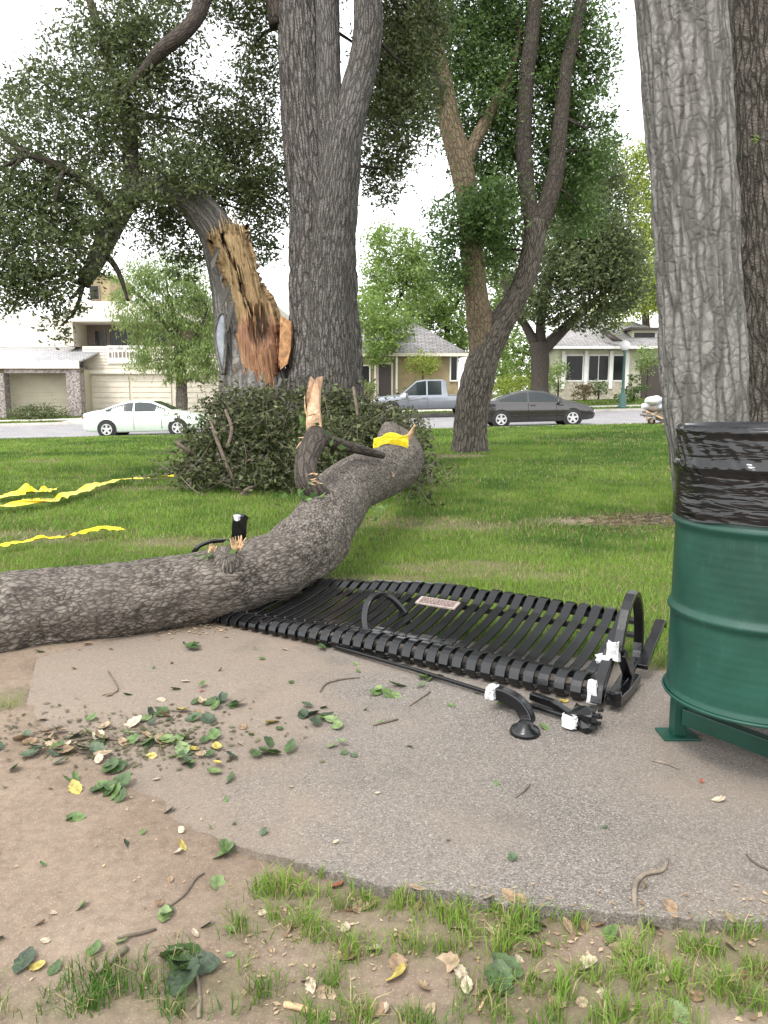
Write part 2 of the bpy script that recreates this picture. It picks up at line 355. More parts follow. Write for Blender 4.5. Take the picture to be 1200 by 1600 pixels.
class MB:
    def __init__(s): s.v = []; s.f = []
    def add(s, vs, fs):
        b = len(s.v); s.v += [tuple(x) for x in vs]; s.f += [tuple(b + i for i in f) for f in fs]; return s
    def box(s, x0, x1, y0, y1, z0, z1):
        return s.add([(x0, y0, z0), (x1, y0, z0), (x1, y1, z0), (x0, y1, z0), (x0, y0, z1), (x1, y0, z1), (x1, y1, z1), (x0, y1, z1)],
                     [(0, 3, 2, 1), (4, 5, 6, 7), (0, 1, 5, 4), (1, 2, 6, 5), (2, 3, 7, 6), (3, 0, 4, 7)])
    def lathe(s, prof, seg=32, c=(0, 0, 0), axis='z'):
        b = len(s.v); n = len(prof)
        for i in range(seg):
            a = 2 * math.pi * i / seg
            for r, z in prof:
                p = (r * math.cos(a), r * math.sin(a), z)
                if axis == 'y': p = (p[0], p[2], p[1])
                s.v.append((p[0] + c[0], p[1] + c[1], p[2] + c[2]))
        for i in range(seg):
            for j in range(n - 1):
                q = (b + i * n + j, b + ((i + 1) % seg) * n + j, b + ((i + 1) % seg) * n + j + 1, b + i * n + j + 1)
                s.f.append(q if axis == 'z' else q[::-1])
        return s
    def bar(s, pts, wdir, w_, t):
        """flat bar swept along pts; wdir = width direction"""
        P_ = [Vector(p) for p in pts]; W = Vector(wdir).normalized(); b = len(s.v); n = len(P_)
        for i, p in enumerate(P_):
            tg = (P_[min(i + 1, n - 1)] - P_[max(i - 1, 0)]).normalized(); nn = W.cross(tg).normalized()
            for a, c in ((-1, -1), (1, -1), (1, 1), (-1, 1)): s.v.append(tuple(p + W * (a * w_ / 2) + nn * (c * t / 2)))
        for i in range(n - 1):
            for k in range(4):
                s.f.append((b + i * 4 + k, b + i * 4 + (k + 1) % 4, b + i * 4 + 4 + (k + 1) % 4, b + i * 4 + 4 + k))
        s.f.append((b + 3, b + 2, b + 1, b)); e = b + (n - 1) * 4; s.f.append((e, e + 1, e + 2, e + 3))
        return s
    def build(s, name, mat, parent=None, smooth=False, bevel=0):
        me = bpy.data.meshes.new(name); me.from_pydata(s.v, [], s.f); me.update()
        o = link(name, me, mat, parent, smooth)
        if bevel:
            m = o.modifiers.new('bevel', 'BEVEL'); m.width = bevel; m.segments = 2; m.limit_method = 'ANGLE'
        return o

def catmull(P, n):
    P = np.asarray(P, float); m = len(P)
    if m == 2:
        t = np.linspace(0, 1, n)[:, None]; return P[0] * (1 - t) + P[1] * t
    Q = np.vstack([2 * P[0] - P[1], P, 2 * P[-1] - P[-2]])
    seg = np.linalg.norm(np.diff(P[:, :3], axis=0), axis=1); cu = np.concatenate([[0], np.cumsum(seg)]); cu /= cu[-1]
    t = np.linspace(0, 1, n); i = np.clip(np.searchsorted(cu, t, 'right') - 1, 0, m - 2)
    u = ((t - cu[i]) / np.maximum(cu[i + 1] - cu[i], 1e-9))[:, None]
    a, b, c, d = Q[i], Q[i + 1], Q[i + 2], Q[i + 3]
    return .5 * (2 * b + (c - a) * u + (2 * a - 5 * b + 4 * c - d) * u ** 2 + (3 * b - a - 3 * c + d) * u ** 3)

def tube_arrays(pts, seg=16, step=.08, amp=0.0, lam=(.07, .4), lump=.05, cap=True, seed=0, flare=None):
    """pts rows (x,y,z,r). returns V,F-list,UV (per-vertex, u=angle*r, v=length)"""
    pts = np.asarray(pts, float); L = np.linalg.norm(np.diff(pts[:, :3], axis=0), axis=1).sum()
    n = max(4, int(L / step)); C = catmull(pts, n); c = C[:, :3]; r = np.maximum(C[:, 3], .002)
    T = np.gradient(c, axis=0); T /= np.linalg.norm(T, axis=1)[:, None]
    s = np.concatenate([[0], np.cumsum(np.linalg.norm(np.diff(c, axis=0), axis=1))])
    up = np.array([0, 1, 0.]) if abs(T[0][1]) < .9 else np.array([1., 0, 0])
    N = np.zeros_like(T); nv = up - T[0] * up.dot(T[0]); N[0] = nv / np.linalg.norm(nv)
    for i in range(1, n):
        q = N[i - 1] - T[i] * N[i - 1].dot(T[i]); N[i] = q / np.linalg.norm(q)
    B = np.cross(T, N)
    th = np.linspace(0, 2 * np.pi, seg + 1); ct, st = np.cos(th), np.sin(th)
    rr = np.repeat(r[:, None], seg + 1, 1); S = np.repeat(s[:, None], seg + 1, 1)
    rm = r.mean()
    cx, cy = ct[None, :] * rm, st[None, :] * rm
    k = 1 + lump * 2 * (fbm(cx / (rm * 1.1) + seed, cy / (rm * 1.1), S / (rm * 3 + .1)) - .5)
    if amp:
        wx = .6 * vn(cx / .2, cy / .2, S / .25 + seed)
        a1 = np.abs(2 * vn(cx / lam[0] + wx + seed, cy / lam[0] + wx, S / lam[1]) - 1)
        a2 = np.abs(2 * vn(cx / lam[0] * 2.1 + seed, cy / lam[0] * 2.1, S / lam[1] * 2.3) - 1)
        rr = rr * k + amp * (np.minimum(a1 * 2.2, 1) * .7 + np.minimum(a2 * 2, 1) * .3 - .7)
    else: rr = rr * k
    if flare is not None:      # root flare: buttress lobes near the bottom
        h, am, nl = flare
        rr = rr + am * np.exp(-S / h) * (.55 + .45 * np.cos(th[None, :] * nl + seed)) * 1.0
    V = c[:, None, :] + rr[:, :, None] * (N[:, None, :] * ct[None, :, None] + B[:, None, :] * st[None, :, None])
    UV = np.stack([np.repeat((th * rm)[None, :], n, 0), S], -1).reshape(-1, 2)
    V = V.reshape(-1, 3); w_ = seg + 1
    i, j = np.meshgrid(np.arange(n - 1), np.arange(seg), indexing='ij'); a = (i * w_ + j).ravel()
    F = [np.stack([a, a + 1, a + w_ + 1, a + w_], 1)]
    if cap:
        V = np.vstack([V, c[0], c[-1]]); UV = np.vstack([UV, [0, 0], [0, s[-1]]]); nb = len(V) - 2
        j = np.arange(seg)
        F.append(np.vstack([np.stack([np.full(seg, nb), j + 1, j], 1), np.stack([np.full(seg, nb + 1), (n - 1) * w_ + j, (n - 1) * w_ + j + 1], 1)]))
    return V, F, UV
def tube(name, pts, mat, parent=None, **kw):
    V, F, UV = tube_arrays(pts, **kw)
    return link(name, npmesh(name, V, F, UV), mat, parent, True)
def pp(rows):
    """rows (px,py,Y,width_px) -> (x,y,z,r): the distance Y is given for each, the radius follows from it"""
    out = []
    for x, y, Y, w_ in rows:
        p = D(x, y, Y); dep = Y * CP - (p.z - CAM_H) * SP
        out.append((p.x, p.y, p.z, w_ / 2 / FPX * dep))
    return out

# ------------------------------------------------------------------ leaves
def leaf_arrays(C, size, droop=.3, elong=.42, jitter=.35, fold=.12):
    n = len(C); C = np.asarray(C)
    ax = rng.normal(size=(n, 3)); ax[:, 2] = ax[:, 2] * .7 - droop; ax /= np.linalg.norm(ax, axis=1)[:, None]
    q = rng.normal(size=(n, 3)); sd_ = np.cross(ax, q); sd_ /= np.linalg.norm(sd_, axis=1)[:, None]
    nm = np.cross(ax, sd_); L = (size * (1 + jitter * rng.uniform(-1, 1, n)))[:, None]; W = L * elong
    V = np.empty((n, 4, 3)); V[:, 0] = C - ax * L * .5; V[:, 2] = C + ax * L * .5
    V[:, 1] = C + sd_ * W * .5 + nm * L * fold; V[:, 3] = C - sd_ * W * .5 + nm * L * fold
    return V.reshape(-1, 3), np.arange(n * 4).reshape(n, 4)
def blob(px, py, Y, rx, ry, rd=None):
    p = D(px, py, Y); k = Y / FPX
    return (np.array(p), np.array([rx * k, rd if rd else (rx + ry) * .5 * k, ry * k]))
def blob_points(b, cov, size, clump=.16, per=26):
    c, r = b; n = int(cov * math.pi * r[0] * r[2] / (size * size * .36))
    nc = max(2, n // per); u = rng.normal(size=(nc, 3)); u /= np.linalg.norm(u, axis=1)[:, None]
    u *= (rng.uniform(0.02, 1, nc) ** .42)[:, None]
    cc = c + u * r
    rad = clump * (r.mean() ** .5) * rng.uniform(.5, 1.4, nc)
    P_ = np.repeat(cc, per, 0) + rng.normal(size=(nc * per, 3)) * np.repeat(rad, per)[:, None] * np.array([1, 1, .75])
    return P_
def crown(name, blobs, mat, parent, size=.075, cov=2.4, clump=.16, per=26, droop=.3, elong=.42):
    P_ = np.vstack([blob_points(b[:2], cov * (b[2] if len(b) > 2 else 1), size, clump, per) for b in blobs])
    V, F = leaf_arrays(P_, size, droop, elong)
    o = link(name, npmesh(name, V, F), mat, parent); tag(o, kind='stuff'); return o
def boughs(parent, anchors, blobs, mat, r0=.035, n=1):
    A = np.vstack(anchors)
    for b in blobs:
        c, r = b[0], b[1]
        for q in range(n):
            tgt = c + rng.uniform(-.5, .5, 3) * r
            a = A[np.argmin(np.linalg.norm(A - tgt, axis=1))]
            L = np.linalg.norm(tgt - a); m = a * .5 + tgt * .5 + rng.normal(size=3) * L * .1 + np.array([0, 0, .06 * L])
            tube('branch', [(*a, r0), (*m, r0 * .65), (*tgt, r0 * .25)], mat, parent, seg=7, step=.25, lump=.1, cap=False)

# ================================================================== THE SETTING
def axis(parts):
    return np.unique(np.concatenate([np.arange(a, b, s) for a, b, s in parts]).round(4))
DRY = [(990, 815, .95, .35, 1.0), (1040, 812, .6, .3, 1.0), (690, 822, .9, .22, .55), (720, 885, .6, .22, .5), (90, 845, .5, .2, .5), (290, 848, .5, .25, .6),
       (235, 762, .9, .25, .5), (30, 835, .5, .2, .6), (60, 715, .5, .4, .6), (640, 815, .5, .25, .5), (930, 690, 1.2, .8, .35), (715, 712, .8, .5, .8), (790, 900, .5, .16, .45), (600, 905, .4, .12, .5)]
DRYW = [(G(a, b).x, G(a, b).y, c, d, e) for a, b, c, d, e in DRY]
def dryness(x, y):
    d = np.zeros_like(x); nz = fbm(x * 2.2, y * 2.2, 3.3) - .5
    for cx, cy, rx, ry, e in DRYW:
        q = ((x - cx) / rx) ** 2 + ((y - cy) / ry) ** 2
        d = np.maximum(d, e * np.clip(1.5 - q + 2.2 * nz, 0, 1))
    return d
FG = [(600, 1440, .36, .13), (470, 1400, .16, .08), (250, 1560, .34, .09), (480, 1560, .14, .08), (860, 1440, .12, .05), (900, 1560, .24, .10), (1160, 1520, .18, .16), (560, 1600, .2, .05),
      (780, 1470, .16, .07), (20, 1100, .12, .14), (1000, 1590, .2, .06), (90, 1590, .16, .05), (1290, 1500, .4, .2), (-150, 1590, .3, .1)]
FGW = [(G(a, b).x, G(a, b).y, c, d) for a, b, c, d in FG]
def fgmask(x, y):
    d = np.zeros_like(x); nz = fbm(x * 9, y * 9, 1.7) - .5
    for cx, cy, rx, ry in FGW:
        q = ((x - cx) / rx) ** 2 + ((y - cy) / ry) ** 2
        d = np.maximum(d, np.clip(1.25 - q + 2.4 * nz, 0, 1))
    return d
def lawnmask(x, y):
    return np.clip((y - lawn_edge(x) + .5 * (fbm(x * 3, y * 3) - .5)) / .12 + .5, 0, 1)

# concrete pad with its curved front edge
pad_px = [(45, 1110), (90, 1165), (140, 1205), (190, 1243), (260, 1290), (360, 1333), (430, 1357), (500, 1375), (600, 1397), (700, 1415), (800, 1430), (900, 1441), (1050, 1452), (1200, 1457), (1380, 1452), (1600, 1430)]
pad = [tuple(G(*p).xy) for p in pad_px] + [(2.4, 1.95), (3.6, 2.3), (3.8, 2.75), (2.2, 3.08), (1.25, 3.28), (.3, 3.78), (-.6, 4.2), (-1.25, 3.85), tuple(G(38, 1040).xy)]
def densify(poly, step, jit, closed=True):
    out = []
    for k in range(len(poly) - (not closed)):
        a_, b_ = np.array(poly[k]), np.array(poly[(k + 1) % len(poly)]); n = max(1, int(np.linalg.norm(b_ - a_) / step))
        for t in range(n): out.append(a_ + (b_ - a_) * t / n + rng.normal(size=2) * jit)
    return np.array(out)
sm = catmull(np.array([(p[0], p[1], 0) for p in pad[:16]]), 220)[:, :2]
def inpoly(x, y, P_):
    c = np.zeros(x.shape, bool); n = len(P_)
    for k in range(n):
        x1, y1 = P_[k]; x2, y2 = P_[(k + 1) % n]
        if y1 == y2: continue
        c ^= ((y1 > y) != (y2 > y)) & (x < (x2 - x1) * (y - y1) / (y2 - y1) + x1)
    return c
import bmesh
sm = sm + (fbm(sm[:, 0] * 7, sm[:, 1] * 7)[:, None] - .5) * np.array([.012, .03]) + rng.normal(size=sm.shape) * .004
PADP = np.vstack([sm, densify(pad[16:], .06, .006, False)])
EDGE = np.vstack([sm[::3], [[G(38, 1040).x, G(38, 1040).y], [G(42, 1075).x, G(42, 1075).y]]])
xs = axis([(-300, -60, 12), (-60, -5, .8), (-5, 5, .06), (5, 60, .8), (60, 301, 12)])
ys = axis([(-40, 0, 4), (0, 6, .06), (6, 30, .4), (30, 60, .6), (60, 400, 10), (400, 1500, 100)])
def gh(x, y):
    """ground height: terrain, small unevenness near the camera, soil banked against the left edge of the pavement"""
    x = np.asarray(x, float); y = np.asarray(y, float); near = (y < 7) & (np.abs(x) < 6)
    z = tz(x, y) + np.where(near, .018 * (fbm(x * 2.5, y * 2.5) - .5) + .012 * (fbm(x * 14, y * 14) - .5), 0)
    q = (x < .1) & (x > -2.6) & (y < 4.2) & (y > .5)
    if q.any():
        xq, yq = np.atleast_1d(x[q] if x.ndim else x), np.atleast_1d(y[q] if y.ndim else y)
        d = np.min(np.hypot(xq[:, None] - EDGE[None, :, 0], yq[:, None] - EDGE[None, :, 1]), 1); ins = inpoly(xq, yq, PADP)
        m = np.where(ins, np.clip(1 - d / .16, 0, 1), np.clip(1.35 - d / .9, 0, 1)) * np.clip((-.28 - xq) / .3, 0, 1)
        m = .036 * np.minimum(m, 1)
        if x.ndim: z[q] += m
        else: z = z + m[0]
    return z
X, Y = np.meshgrid(xs, ys); Z = gh(X, Y)
Z = Z - np.where((Y > 30.2) & (Y < 41.6), .3, 0)
nx, ny = len(xs), len(ys); i, j = np.meshgrid(np.arange(ny - 1), np.arange(nx - 1), indexing='ij'); a = (i * nx + j).ravel()
F = np.stack([a, a + 1, a + nx + 1, a + nx], 1)
lm = lawnmask(X, Y) * (1 - .85 * dryness(X, Y)); lm = np.maximum(lm, .35 * fgmask(X, Y)).ravel()
gnd = link('ground', npmesh('ground', np.stack([X, Y, Z], -1).reshape(-1, 3), F, None, np.repeat(lm[:, None], 3, 1)), 'ground', None, True)
tag(gnd, kind='structure')

bm = bmesh.new()
top = [bm.verts.new((p[0], p[1], .030)) for p in PADP]; f = bm.faces.new(top)
if f.normal.z < 0: f.normal_flip()
ex = bmesh.ops.extrude_face_region(bm, geom=[f])
for v in ex['geom']:
    if isinstance(v, bmesh.types.BMVert): v.co.z -= .12
bmesh.ops.recalc_face_normals(bm, faces=bm.faces)
me = bpy.data.meshes.new('pavement'); bm.to_mesh(me); bm.free()
padobj = tag(link('pavement', me, 'pad'), kind='structure')

# street, kerbs, driveway, far lawn is the ground sheet
def strip(name, x0, x1, y0, y1, mat, dz, thick=0, sx=1.0):
    gx = np.arange(x0, x1 + sx, sx); gy = np.linspace(y0, y1, max(2, int((y1 - y0) / 1.0) + 1)); X_, Y_ = np.meshgrid(gx, gy); Z_ = tz(X_, Y_) + dz
    n_x = len(gx); i, j = np.meshgrid(np.arange(len(gy) - 1), np.arange(n_x - 1), indexing='ij'); a = (i * n_x + j).ravel()
    o = link(name, npmesh(name, np.stack([X_, Y_, Z_], -1).reshape(-1, 3), np.stack([a, a + 1, a + n_x + 1, a + n_x], 1)), mat)
    if thick:
        m = o.modifiers.new('thick', 'SOLIDIFY'); m.thickness = thick; m.offset = -1
    return tag(o, kind='structure')
strip('street', -90, 90, 30.1, 41.7, 'street', -.10)
strip('near_kerb', -90, 90, 29.95, 30.12, 'kerb', .02, .3)
strip('far_kerb', -90, 90, 41.5, 41.75, 'kerb', .03, .3)
strip('sidewalk', -90, 90, 43.2, 44.6, 'drive', .02)
strip('driveway', -17.5, -8.5, 41.8, 47.5, 'drive', .035)

# ================================================================== LAWN BLADES
def blades(name, x, y, h, wd, colr, lean=.35, tri3=False, z0=None):
    n = len(x); z = tz(x, y) if z0 is None else z0
    a = rng.uniform(0, 2 * np.pi, n); l = np.abs(rng.normal(0, lean, n)); b = rng.uniform(0, 2 * np.pi, n)
    dx, dy = np.cos(b) * l * h, np.sin(b) * l * h; wx, wy = np.cos(a) * wd * .5, np.sin(a) * wd * .5
    if not tri3:
        V = np.empty((n, 3, 3)); V[:, 0] = np.stack([x - wx, y - wy, z - .005], 1); V[:, 1] = np.stack([x + wx, y + wy, z - .005], 1)
        V[:, 2] = np.stack([x + dx, y + dy, z + h], 1); Fc = np.arange(3 * n).reshape(n, 3); c = np.repeat(colr, 3, 0)
        return link(name, npmesh(name, V.reshape(-1, 3), Fc, None, c), 'grass')
    V = np.empty((n, 5, 3)); V[:, 0] = np.stack([x - wx, y - wy, z - .005], 1); V[:, 1] = np.stack([x + wx, y + wy, z - .005], 1)
    mx, my, mz = x + dx * .32, y + dy * .32, z + h * .58
    V[:, 2] = np.stack([mx + wx * .8, my + wy * .8, mz], 1); V[:, 3] = np.stack([mx - wx * .8, my - wy * .8, mz], 1)
    V[:, 4] = np.stack([x + dx, y + dy, z + h * (1 - .3 * l)], 1)
    k = np.arange(n) * 5
    return link(name, npmesh(name, V.reshape(-1, 3), [np.stack([k, k + 1, k + 2, k + 3], 1), np.stack([k + 3, k + 2, k + 4], 1)], None, np.repeat(colr, 5, 0)), 'grass')
def grass_color(x, y, dry):
    n = len(x); big = fbm(x * .55, y * .55, 9.1); sm_ = fbm(x * 3.1, y * 3.1, 4.2)
    t = np.clip((big - .5) * 2.4 + (sm_ - .5) * 1.5 + .5 + rng.normal(0, .16, n), 0, 1)[:, None]
    c = np.array([.058, .135, .018]) * (1 - t) + np.array([.19, .305, .045]) * t
    straw = np.array([.38, .32, .16]) * rng.uniform(.6, 1.15, (n, 1))
    s = (rng.uniform(0, 1, n) < .07 + .6 * dry + .35 * np.clip(sm_ - .55, 0, 1) * 2)[:, None]
    return np.where(s, straw, c)
XS, YS, HS, WS = [], [], [], []
for (y0, y1, dens, h, wd) in ((2.7, 6.5, 6500, .036, .006), (6.5, 11, 2600, .042, .010), (11, 19, 850, .05, .018), (19, 30, 330, .06, .032)):
    xm = .56 * y1 + 1.6; n = int(dens * 2 * xm * (y1 - y0)); x = rng.uniform(-xm, xm, n); y = rng.uniform(y0, y1, n)
    kx = np.abs(x) < .56 * y + 1.6; x, y = x[kx], y[kx]; n = len(x)
    clumpy = vn(x * 11, y * 11, 5) ; dr = dryness(x, y)
    ok = (lawnmask(x, y) > rng.uniform(.25, .8, n)) & (rng.uniform(0, 1, n) > .80 * dr) & (clumpy > rng.uniform(-.2, .5, n))
    ok &= ~inpoly(x, y, PADP)
    x, y = x[ok], y[ok]; XS.append(x); YS.append(y); HS.append(h * rng.uniform(.5, 1.35, len(x)) * (.7 + .6 * fbm(x * 1.3, y * 1.3)) * (1 - .4 * dr[ok])); WS.append(np.full(len(x), wd))
x, y, h, wd = map(np.concatenate, (XS, YS, HS, WS))
lawn = blades('lawn_grass', x, y, h, wd, grass_color(x, y, dryness(x, y)), .55)
tag(lawn, 'green park lawn with dry brown patches behind the fallen trunk', 'grass', kind='stuff')
# far verge beyond the street
n = 26000; x = rng.uniform(-26, 26, n); y = np.where(rng.uniform(0, 1, n) < .35, rng.uniform(41.8, 43.2, n), rng.uniform(44.6, 50, n)); k = ~((x > -18) & (x < -8)); x, y = x[k], y[k]
tag(blades('verge_grass', x, y, rng.uniform(.05, .12, len(x)), np.full(len(x), .06), grass_color(x, y, np.zeros(len(x)))), 'strip of green grass in front of the houses across the street', 'grass', kind='stuff')
# foreground tufts in the bare dirt
x = rng.uniform(-1.6, 1.6, 170000); y = rng.uniform(1.15, 2.9, 170000); mk = fgmask(x, y); cl = vn(x * 26, y * 26, 2)
ok = (mk > rng.uniform(.15, 1.0, len(x))) & (cl > rng.uniform(.3, .8, len(x))) & ~inpoly(x, y, PADP)
x, y, cl = x[ok], y[ok], cl[ok]
fg = blades("grass_tufts", x, y, .014 + .062 * cl * rng.uniform(.4, 1.2, len(x)), rng.uniform(.002, .0036, len(x)), grass_color(x * 3, y * 3, np.full(len(x), .15)), .75, True, gh(x, y))
tag(fg, 'short green grass tufts growing in the dirt along the curved pavement edge', 'grass', kind='stuff')
# ================================================================== TREES
def pxanch(rows): return np.array([q[:3] for q in catmull(np.array(pp(rows)), 24)])
def B(lst, Y0): return [(blob(px, py, Y0 + dy, rx, ry) + ((wt,) if wt else ())) for px, py, dy, rx, ry, wt in lst]

# --- the big split tree in the middle distance
g0 = D(507, 745, 12)
split = thing('split_tree', 'big grey tree with a torn orange wound where a limb split off', 'tree', (g0.x, 12, float(tz(g0.x, 12))))
r_main = [(507, 752, 12, 170), (507, 720, 12, 150), (507, 650, 12, 132), (507, 560, 12, 118), (505, 450, 12, 108), (503, 330, 12, 100), (490, 230, 12, 94), (477, 120, 12, 80), (469, 0, 12.1, 72), (462, -220, 12.2, 62), (450, -520, 12.3, 44)]
tube('trunk', pp(r_main), 'bark_furrow', split, seg=180, step=.035, amp=.045, lam=(.075, .38), lump=.06, seed=3, flare=(.5, .15, 5))
r_front = [(522, 700, 11.62, 66), (520, 600, 11.52, 72), (516, 500, 11.47, 72), (520, 400, 11.44, 70), (527, 310, 11.42, 66), (533, 240, 11.44, 60), (538, 200, 11.48, 50)]
tube('stem', pp(r_front), 'bark_stem', split, seg=110, step=.035, amp=.028, lam=(.06, .3), lump=.05, seed=5)
r_fl = [(526, 330, 11.46, 50), (520, 240, 11.48, 46), (514, 140, 11.55, 40), (512, 40, 11.7, 37), (510, -60, 11.8, 34), (500, -300, 12, 24)]
tube('stem', pp(r_fl), 'bark_stem', split, seg=48, step=.05, amp=.012, lam=(.05, .2), lump=.06, seed=6)
r_fr = [(530, 310, 11.46, 50), (543, 200, 11.5, 52), (562, 120, 11.6, 47), (574, 60, 11.6, 46), (574, -10, 11.6, 44), (560, -160, 11.7, 36), (540, -400, 11.8, 24)]
tube('stem', pp(r_fr), 'bark_stem', split, seg=48, step=.05, amp=.014, lam=(.05, .2), lump=.06, seed=8)
# standing remains of the torn leader and the arching limb above it
r_lead = [(415, 745, 12.05, 175), (408, 680, 12.05, 140), (400, 620, 12.05, 118), (392, 565, 12.08, 96), (380, 510, 12.1, 84), (366, 450, 12.1, 72), (352, 400, 12.1, 64), (338, 360, 12.1, 58), (312, 328, 12.1, 53), (280, 306, 12, 42), (245, 295, 12, 38), (215, 299, 11.9, 37), (190, 325, 11.8, 36), (168, 370, 11.6, 31), (148, 412, 11.5, 27), (130, 445, 11.4, 20)]
tube('broken_leader', pp(r_lead), 'bark_grey', split, seg=90, step=.05, amp=.02, lam=(.06, .3), lump=.08, seed=11)
r_l2 = [(215, 297, 11.9, 36), (205, 250, 11.9, 26), (200, 180, 12, 22), (170, 90, 12.2, 16), (140, 0, 12.4, 12)]
tube('limb', pp(r_l2), 'bark_dark', split, seg=20, step=.08, lump=.1, seed=2)
r_l3 = [(440, 40, 12.1, 40), (420, -60, 12, 34), (370, -70, 11.8, 30), (325, -15, 11.5, 27), (308, 25, 11.4, 25), (282, 55, 11.3, 24), (252, 78, 11.3, 22), (225, 110, 11.4, 15), (190, 150, 11.5, 10)]
tube('limb', pp(r_l3), 'bark_dark', split, seg=20, step=.08, lump=.1, seed=4)
r_l4 = [(180, 345, 11.7, 18), (140, 290, 11.4, 16), (95, 262, 11.2, 13), (40, 240, 11, 9)]
tube('limb', pp(r_l4), 'bark_dark', split, seg=14, step=.08, lump=.12, seed=9)
r_l5 = [(160, 390, 11.6, 12), (185, 425, 11.4, 8), (200, 470, 11.3, 4)]
tube('limb', pp(r_l5), 'bark_dark', split, seg=10, step=.08, lump=.12, seed=19)
# torn wood face
rows = [(350, 354, 371), (357, 345, 378), (366, 323, 383), (378, 329, 388), (390, 334, 393), (405, 340, 398), (420, 345, 404), (435, 348, 409), (450, 352, 414), (465, 356, 420), (480, 360, 427),
        (494, 363, 434), (506, 364, 440), (520, 361, 441), (535, 358, 441), (550, 357, 441), (565, 358, 440), (578, 361, 438), (590, 366, 437), (602, 378, 436), (612, 393, 432), (620, 403, 425), (628, 410, 416)]
rw = np.array(rows, float); yy = np.linspace(350, 628, 200); xl = np.interp(yy, rw[:, 0], rw[:, 1]); xr = np.interp(yy, rw[:, 0], rw[:, 2])
nc = 80; uu = np.linspace(0, 1, nc)
PX = xl[:, None] * (1 - uu) + xr[:, None] * uu; PY = np.repeat(yy[:, None], nc, 1)
PX = PX + (7 * (vn(PY / 9, uu[None, :] * 3, 1) - .5) + 5 * (vn(PY / 3.5, uu[None, :] * 4, 5) - .5)) * (np.abs(uu - .5)[None, :] * 2) ** 4
edge = 1 - (2 * uu - 1) ** 2
GX = PX - np.interp(PY, [350, 628], [345, 410]) ; stri = fbm(GX / 6.5, PY / 90, 2.0, 4); stri2 = fbm(GX / 3.0, PY / 40, 7.0)
crack_x = np.interp(yy, [350, 362, 376, 392, 405, 415, 425, 440, 455, 470, 486, 494], [345, 347, 348, 355, 362, 368, 373, 376, 379, 384, 390, 393])[:, None]
crk = np.exp(-((PX - crack_x) / (2.2 + 1.6 * vn(PY / 7, 0, 3))) ** 2) * (PY < 496) + .0
rot = np.clip(1.15 - ((PX - 407) / 18) ** 2 - ((PY - 508) / 36) ** 2 + 1.4 * (stri - .5), 0, 1)
step_ = 1 / (1 + np.exp(-(PY - 497 + 34 * (stri2 - .5) + 20 * (stri - .5) + (PX - 400) * .12) / 1.5))
lip = np.clip(1 - np.abs(PX - 436) / 2.0, 0, 1) * (PY > 495) * (PY < 585)
Yd = 11.66 - .06 * edge[None, :] + .10 * (stri - .5) + .05 * (stri2 - .5) + .16 * crk + .10 * rot - .05 * step_ * edge[None, :] + .05 * (PY < 360)
Yd = Yd + .22 * (np.abs(2 * uu - 1) ** 6)[None, :]
V = np.array([[tuple(D(PX[i, j], PY[i, j], Yd[i, j])) for j in range(nc)] for i in range(len(yy))]).reshape(-1, 3)
tan = np.array([.42, .30, .16]); tan2 = np.array([.22, .14, .07]); red = np.array([.31, .17, .10]); red2 = np.array([.17, .08, .05]); pale = np.array([.44, .27, .16])
s1 = np.clip((stri - .5) * 1.8 + .6, 0, 1)[..., None]; st = step_[..., None]
cc = (tan * s1 + tan2 * (1 - s1)) * (1 - st) + (red * s1 + red2 * (1 - s1)) * st
cc = cc * (1 - lip[..., None] * .6) + pale * lip[..., None] * .6
pz = np.clip(1 - np.abs(PX - np.interp(PY, [530, 620], [366, 400])) / 12, 0, 1)[..., None] * st * .6; cc = cc * (1 - pz) + pale * pz
eb = np.clip((np.abs(2 * uu - 1) - .84) / .1, 0, 1)[None, :, None] * (1 - st) * .75; cc = cc * (1 - eb) + np.array([.20, .12, .08]) * eb
dk = np.clip(crk * 1.3 + rot * .85, 0, 1)[..., None]; cc = cc * (1 - dk) + np.array([.030, .022, .016]) * dk
n = len(yy); i, j = np.meshgrid(np.arange(n - 1), np.arange(nc - 1), indexing='ij'); a = (i * nc + j).ravel()
uvw = np.stack([PX / 100, PY / 100], -1).reshape(-1, 2)
wood = link('torn_wood', npmesh('torn_wood', V, np.stack([a, a + nc, a + nc + 1, a + 1], 1), uvw, cc.reshape(-1, 3)), 'wood', split, True)
m = wood.modifiers.new('thick', 'SOLIDIFY'); m.thickness = .22; m.offset = -1
tag(wood, 'torn face of the trunk, tan above and orange below')
# separate orange splinter slab beside it
def slab(name, outline, Yc, th, mat, parent, seed=1):
    bm = bmesh.new(); vs_ = [bm.verts.new(D(px_, py_, Yc + .02 * math.sin(k * 2.1 + seed))) for k, (px_, py_) in enumerate(outline)]
    f_ = bm.faces.new(vs_); ex_ = bmesh.ops.extrude_face_region(bm, geom=[f_])
    for v_ in ex_['geom']:
        if isinstance(v_, bmesh.types.BMVert): v_.co.y += th
    bmesh.ops.recalc_face_normals(bm, faces=bm.faces); me_ = bpy.data.meshes.new(name); bm.to_mesh(me_); bm.free()
    return link(name, me_, mat, parent)
M['orange_wood'] = plain('orange_split_wood', (.42, .22, .10, 1), .8, var=.3, scale=14, bump=.8, bscale=40)
M['fibre_tan'] = plain('torn_fibre', (.38, .27, .14, 1), .8, var=.3, scale=14)
slab('splinter', [(438, 492), (446, 497), (455, 502), (457, 520), (454, 545), (449, 568), (438, 578), (435, 560), (437, 530)], 11.55, .18, 'orange_wood', split)
sl = [(343, 492), (349, 489), (352, 498), (352, 515), (352, 540), (351, 560), (348, 585), (343, 570), (339, 550), (336, 530), (337, 510)]
